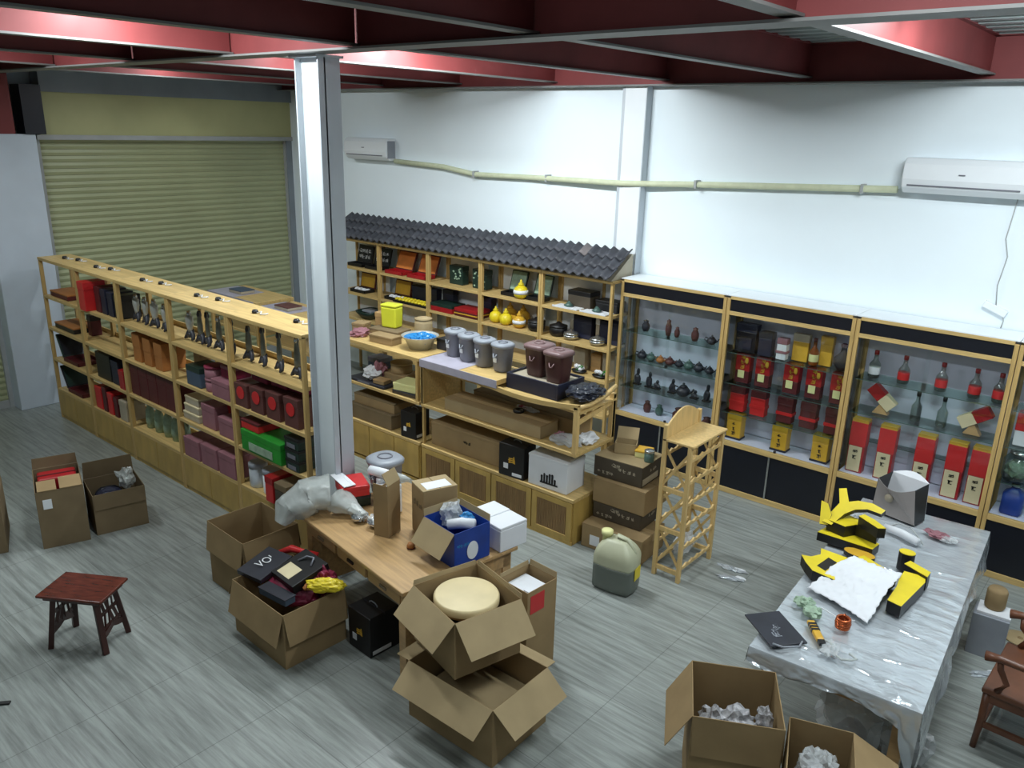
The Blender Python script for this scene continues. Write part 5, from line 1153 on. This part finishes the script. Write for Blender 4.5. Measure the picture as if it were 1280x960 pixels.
def shf(u, v):
    # blend from left edge (two corners) to right edge
    L0 = Vector((-1.53, 4.97)); L1 = Vector((-1.40, 5.47)); R0 = Vector((-1.09, 4.82)); R1 = Vector((-1.07, 5.44))
    p = L0.lerp(L1, v).lerp(R0.lerp(R1, v), u); bow = .05*math.sin(u*math.pi)*(1-2*v)
    x = p.x+.26-1.26+1.26*0 - 0 if False else p.x+1.26; y = p.y-5.12+bow*.4
    hgt = .016+.087*min(1, v*1.9)**1.1+.012*abs(nz(u*4, v*4, 2))
    return (x+.012*nz(v*5, u*5), y+.015*nz(u*4, v*6), hgt+.006)
mb.grid(shf, 40, 36); mb.build('sheet', 'foam', t, solid=.003); MB().tube([(.1, -.31, .012), (.0, -.34, .008), (-.12, -.3, .008)], .004, 6).build('frayed_edge', 'paperw', t)
# small things on the table
for i, (x, y) in enumerate(((-1.48, 4.78), (-1.39, 4.70))):
    t = thing('silk_pouch', 'pale green crumpled silk pouch on the table, %s of two' % ('left', 'right')[i], 'pouch', (x, y, ZW)); MB().lump((0, 0, .025), (.06, .05, .03), i*5, .4, 3).build('pouch', 'palegreen', t); MB().lump((.03, .02, .045), (.02, .02, .015), 3, .4, 2).build('gathered_end', 'palegreen', t)
t = thing('copper_coil', 'coil of copper wire on the plastic covered table', 'coil', (-1.2, 4.70, ZW)); mb = MB()
for k in range(5): mb.tube([((.042-.002*abs(k-2))*math.cos(a*.3142), (.042-.002*abs(k-2))*math.sin(a*.3142), .008+.014*k) for a in range(20)], .0085, 8, closed=True)
mb.build('coil', 'copper', t); MB().tube([(.03, .0, .07), (.0, .01, .095), (-.01, -.02, .09)], .004, 6).build('loose_end', 'copper', t)
t = thing('cable_cutter', 'orange box cutter with black grip lying on the table', 'cutter', (-1.3, 4.52, ZW), R(-52)); MB().box(-.11, .09, -.024, .024, 0, .028).build('grip', 'orangep', t, bevel=.008) if 'orangep' in M else MB().box(-.11, .09, -.024, .024, 0, .028).build('grip', 'ochre', t, bevel=.008)
MB().box(-.08, -.06, -.025, .025, .006, .03).box(-.05, -.03, -.025, .025, .006, .03).box(-.02, .0, -.025, .025, .006, .03).build('ribs', 'blackp', t); MB().box(.09, .13, -.02, .02, .004, .024).build('end', 'blackp', t)
t = thing('black_bag', 'flat black paper bag with silver lettering at the near end of the table', 'bag', (-1.49, 4.38, ZW), R(-38))
MB().box(-.19, .15, -.12, .12, 0, .012).build('bag_body', 'claydark', t, bevel=.003)
mb = MB(); [mb.glyph((-.06+.04*k, -.02-.015*k, .0125), (1, 0, 0), (0, 1, 0), .05, 0, k) for k in range(3)]; mb.build('silver_lettering', 'bin_l', t)
MB().tube([(.13, -.1, .014), (.18, -.06, .02), (.19, .04, .02), (.14, .09, .014)], .006, 6).build('cord_handle', 'bin_l', t)
t = thing('clear_strap', 'curled translucent plastic strap beside the orange cutter', 'strap', (-1.12, 4.44, ZW)); MB().tube([(-.12, .04, .01), (-.06, .0, .03), (-.02, -.06, .01), (.04, -.1, .02), (.09, -.08, .03), (.1, -.02, .01), (.05, .0, .012)], .007, 8).build('strap', 'bagfilm', t); MB().lump((-.05, -.03, .015), (.05, .08, .018), 4, .5, 3).build('film', 'clearfilm', t)
t = thing('white_hose', 'white hose with tangled clear cable behind the yellow foam', 'hose', (-1.28, 6.22, ZW), R(-15)); MB().tube([(-.14, 0, .03), (0, 0, .035), (.14, -.02, .03)], [.025, .032, .03], 12).build('hose', 'foam', t); MB().tube([(-.14, .03, .02), (-.08, .09, .06), (.02, .08, .07), (.1, .05, .04), (.17, .0, .02)], .006, 6).build('cable', 'rail', t)
t = thing('plastic_wrapper', 'red and clear wrapper at the far right of the table', 'wrapper', (-1.08, 6.42, ZW)); MB().lump((0, 0, .02), (.08, .05, .025), 2, .5, 3).build('red_part', 'mauve', t); MB().lump((.09, -.02, .015), (.06, .04, .02), 8, .5, 3).build('clear_part', 'clearfilm', t)
t = thing('plastic_wrap', 'bunched clear plastic film at the far left corner of the table', 'packing', (-1.66, 6.3, ZW)); MB().lump((0, 0, .03), (.05, .14, .05), 5, .5, 3).build('film', 'clearfilm', t); MB().lump((.0, -.15, .02), (.04, .06, .03), 2, .7, 3).build('loose_film', 'clearfilm', t)

# ================================================================== THINGS RIGHT OF THE TABLE
t = thing('paper_carrier', 'grey upright box topped with a roll on the floor right of the table', 'box', (-.6, 6.36, 0), R(4))
MB().box(-.12, .12, -.1, .1, 0, .34).build('box_body', 'bin_l', t, bevel=.005); MB().box(-.1, .12, -.08, .1, .342, .36).build('white_sheet', 'foam', t)
MB().lathe([(.06, .36), (.07, .38), (.07, .5), (.06, .52)], 18, (.0, .04, 0)).build('tan_roll', 'card', t)
t = thing('tan_disc', 'round tan cardboard disc on the floor by the cabinets', 'disc', (-.42, 6.72, 0)); MB().lathe([(.11, 0), (.115, .006), (.11, .012)], 24).build('disc', 'card_l', t); MB().lathe([(.02, .012), (.02, .014)], 12).build('centre', 'card', t)
for i, (x, y) in enumerate(((-2.57, 6.15), (-2.5, 6.0), (-.52, 6.05))):
    t = thing('plastic_scrap', ['glinting scrap of clear film on the floor right of the wine rack, farther one', 'glinting scrap of clear film on the floor right of the wine rack, nearer one', 'glinting scrap of clear film on the floor beside the wooden armchair'][i], 'scrap', (x, y, .001), R(20*i)); MB().lump((0, 0, .006), (.11, .035, .01), i*4, .7, 3).build('scrap', 'foil', t); MB().lump((.07, .03, .006), (.05, .02, .008), i+2, .6, 2).build('corner', 'foam', t)
for i, (x, y, s_) in enumerate(((-1.15, 4.40, 1.0), (-.85, 4.5, .8))):
    t = thing('plastic_bag', ['large clear plastic bag on the floor under the near end of the table', 'smaller clear plastic bag under the near right corner of the table'][i], 'bag', (x+.1, y+.25, 0)); MB().lump((0, 0, .18*s_), (.2*s_, .14*s_, .2*s_), 5+i, .4, 3).build('bag_body', 'clearfilm', t); MB().lump((.02, 0, .1), (.1, .08, .08), 3, .4, 2).build('content', 'bin_l', t)
# rosewood armchair facing the table
t = thing('wooden_armchair', 'dark rosewood armchair with curved arms at the right edge', 'chair', (-.21, 5.48, 0), R(-92))
# local: front is -y after rotation handled below (x across, y back)
cw, cdp, sh_ = .66, .46, .45
MB().box(-cw/2, cw/2, -cdp/2, cdp/2, sh_-.035, sh_).build('seat', 'chairw', t, bevel=.008)
MB().box(-cw/2+.03, cw/2-.03, -cdp/2+.02, -cdp/2+.045, sh_-.1, sh_-.036).box(-cw/2+.02, -cw/2+.045, -cdp/2+.04, cdp/2-.02, sh_-.1, sh_-.036).box(cw/2-.045, cw/2-.02, -cdp/2+.04, cdp/2-.02, sh_-.1, sh_-.036).build('seat_apron', 'chairw', t)
for x in (-cw/2+.035, cw/2-.035):
    for y in (-cdp/2+.03, cdp/2-.03):
        MB().tube([(x*1.04, y*1.05, 0), (x*1.02, y, .2), (x, y, sh_-.036)], [.019, .021, .024], 10).build('leg', 'chairw', t)
for y in (-cdp/2+.03, cdp/2-.03): MB().box(-cw/2+.05, cw/2-.05, y-.012, y+.012, .1, .135).build('stretcher', 'chairw', t)
for x in (-cw/2+.035, cw/2-.035): MB().box(x-.012, x+.012, -cdp/2+.04, cdp/2-.04, .16, .195).build('stretcher', 'chairw', t)
for s_ in (-1, 1):
    x = s_*(cw/2-.02)
    MB().tube([(x*1.02, -cdp/2-.02, .665), (x*1.03, -cdp/2+.06, .68), (x*1.05, 0, .68), (x*.98, cdp/2-.04, .72)], [.032, .024, .022, .022], 10).build('armrest', 'chairw', t)
    MB().tube([(x, -cdp/2+.08, sh_), (x*1.06, -cdp/2+.12, .53), (x*.98, -cdp/2+.07, .6), (x*1.02, -cdp/2+.06, .67)], [.022, .018, .02, .018], 10).build('arm_post', 'chairw', t)
    MB().tube([(x*.98, cdp/2-.02, sh_), (x*.98, cdp/2, .75), (x*.97, cdp/2+.05, 1.0)], [.022, .02, .02], 10).build('back_post', 'chairw', t)
MB().tube([(-cw/2, cdp/2+.05, .98), (-.1, cdp/2+.08, 1.04), (.1, cdp/2+.08, 1.04), (cw/2, cdp/2+.05, .98)], .024, 10).build('top_rail', 'chairw', t)
MB().box(-.09, .09, cdp/2+.0, cdp/2+.02, sh_, 1.02).build('back_splat', 'chairw', t)

# every resting thing sits a hair above what carries it
for o in D.objects:
    if o.parent is None and o.get('category') and .1 < o.location.z < 3: o.location.z += .0015
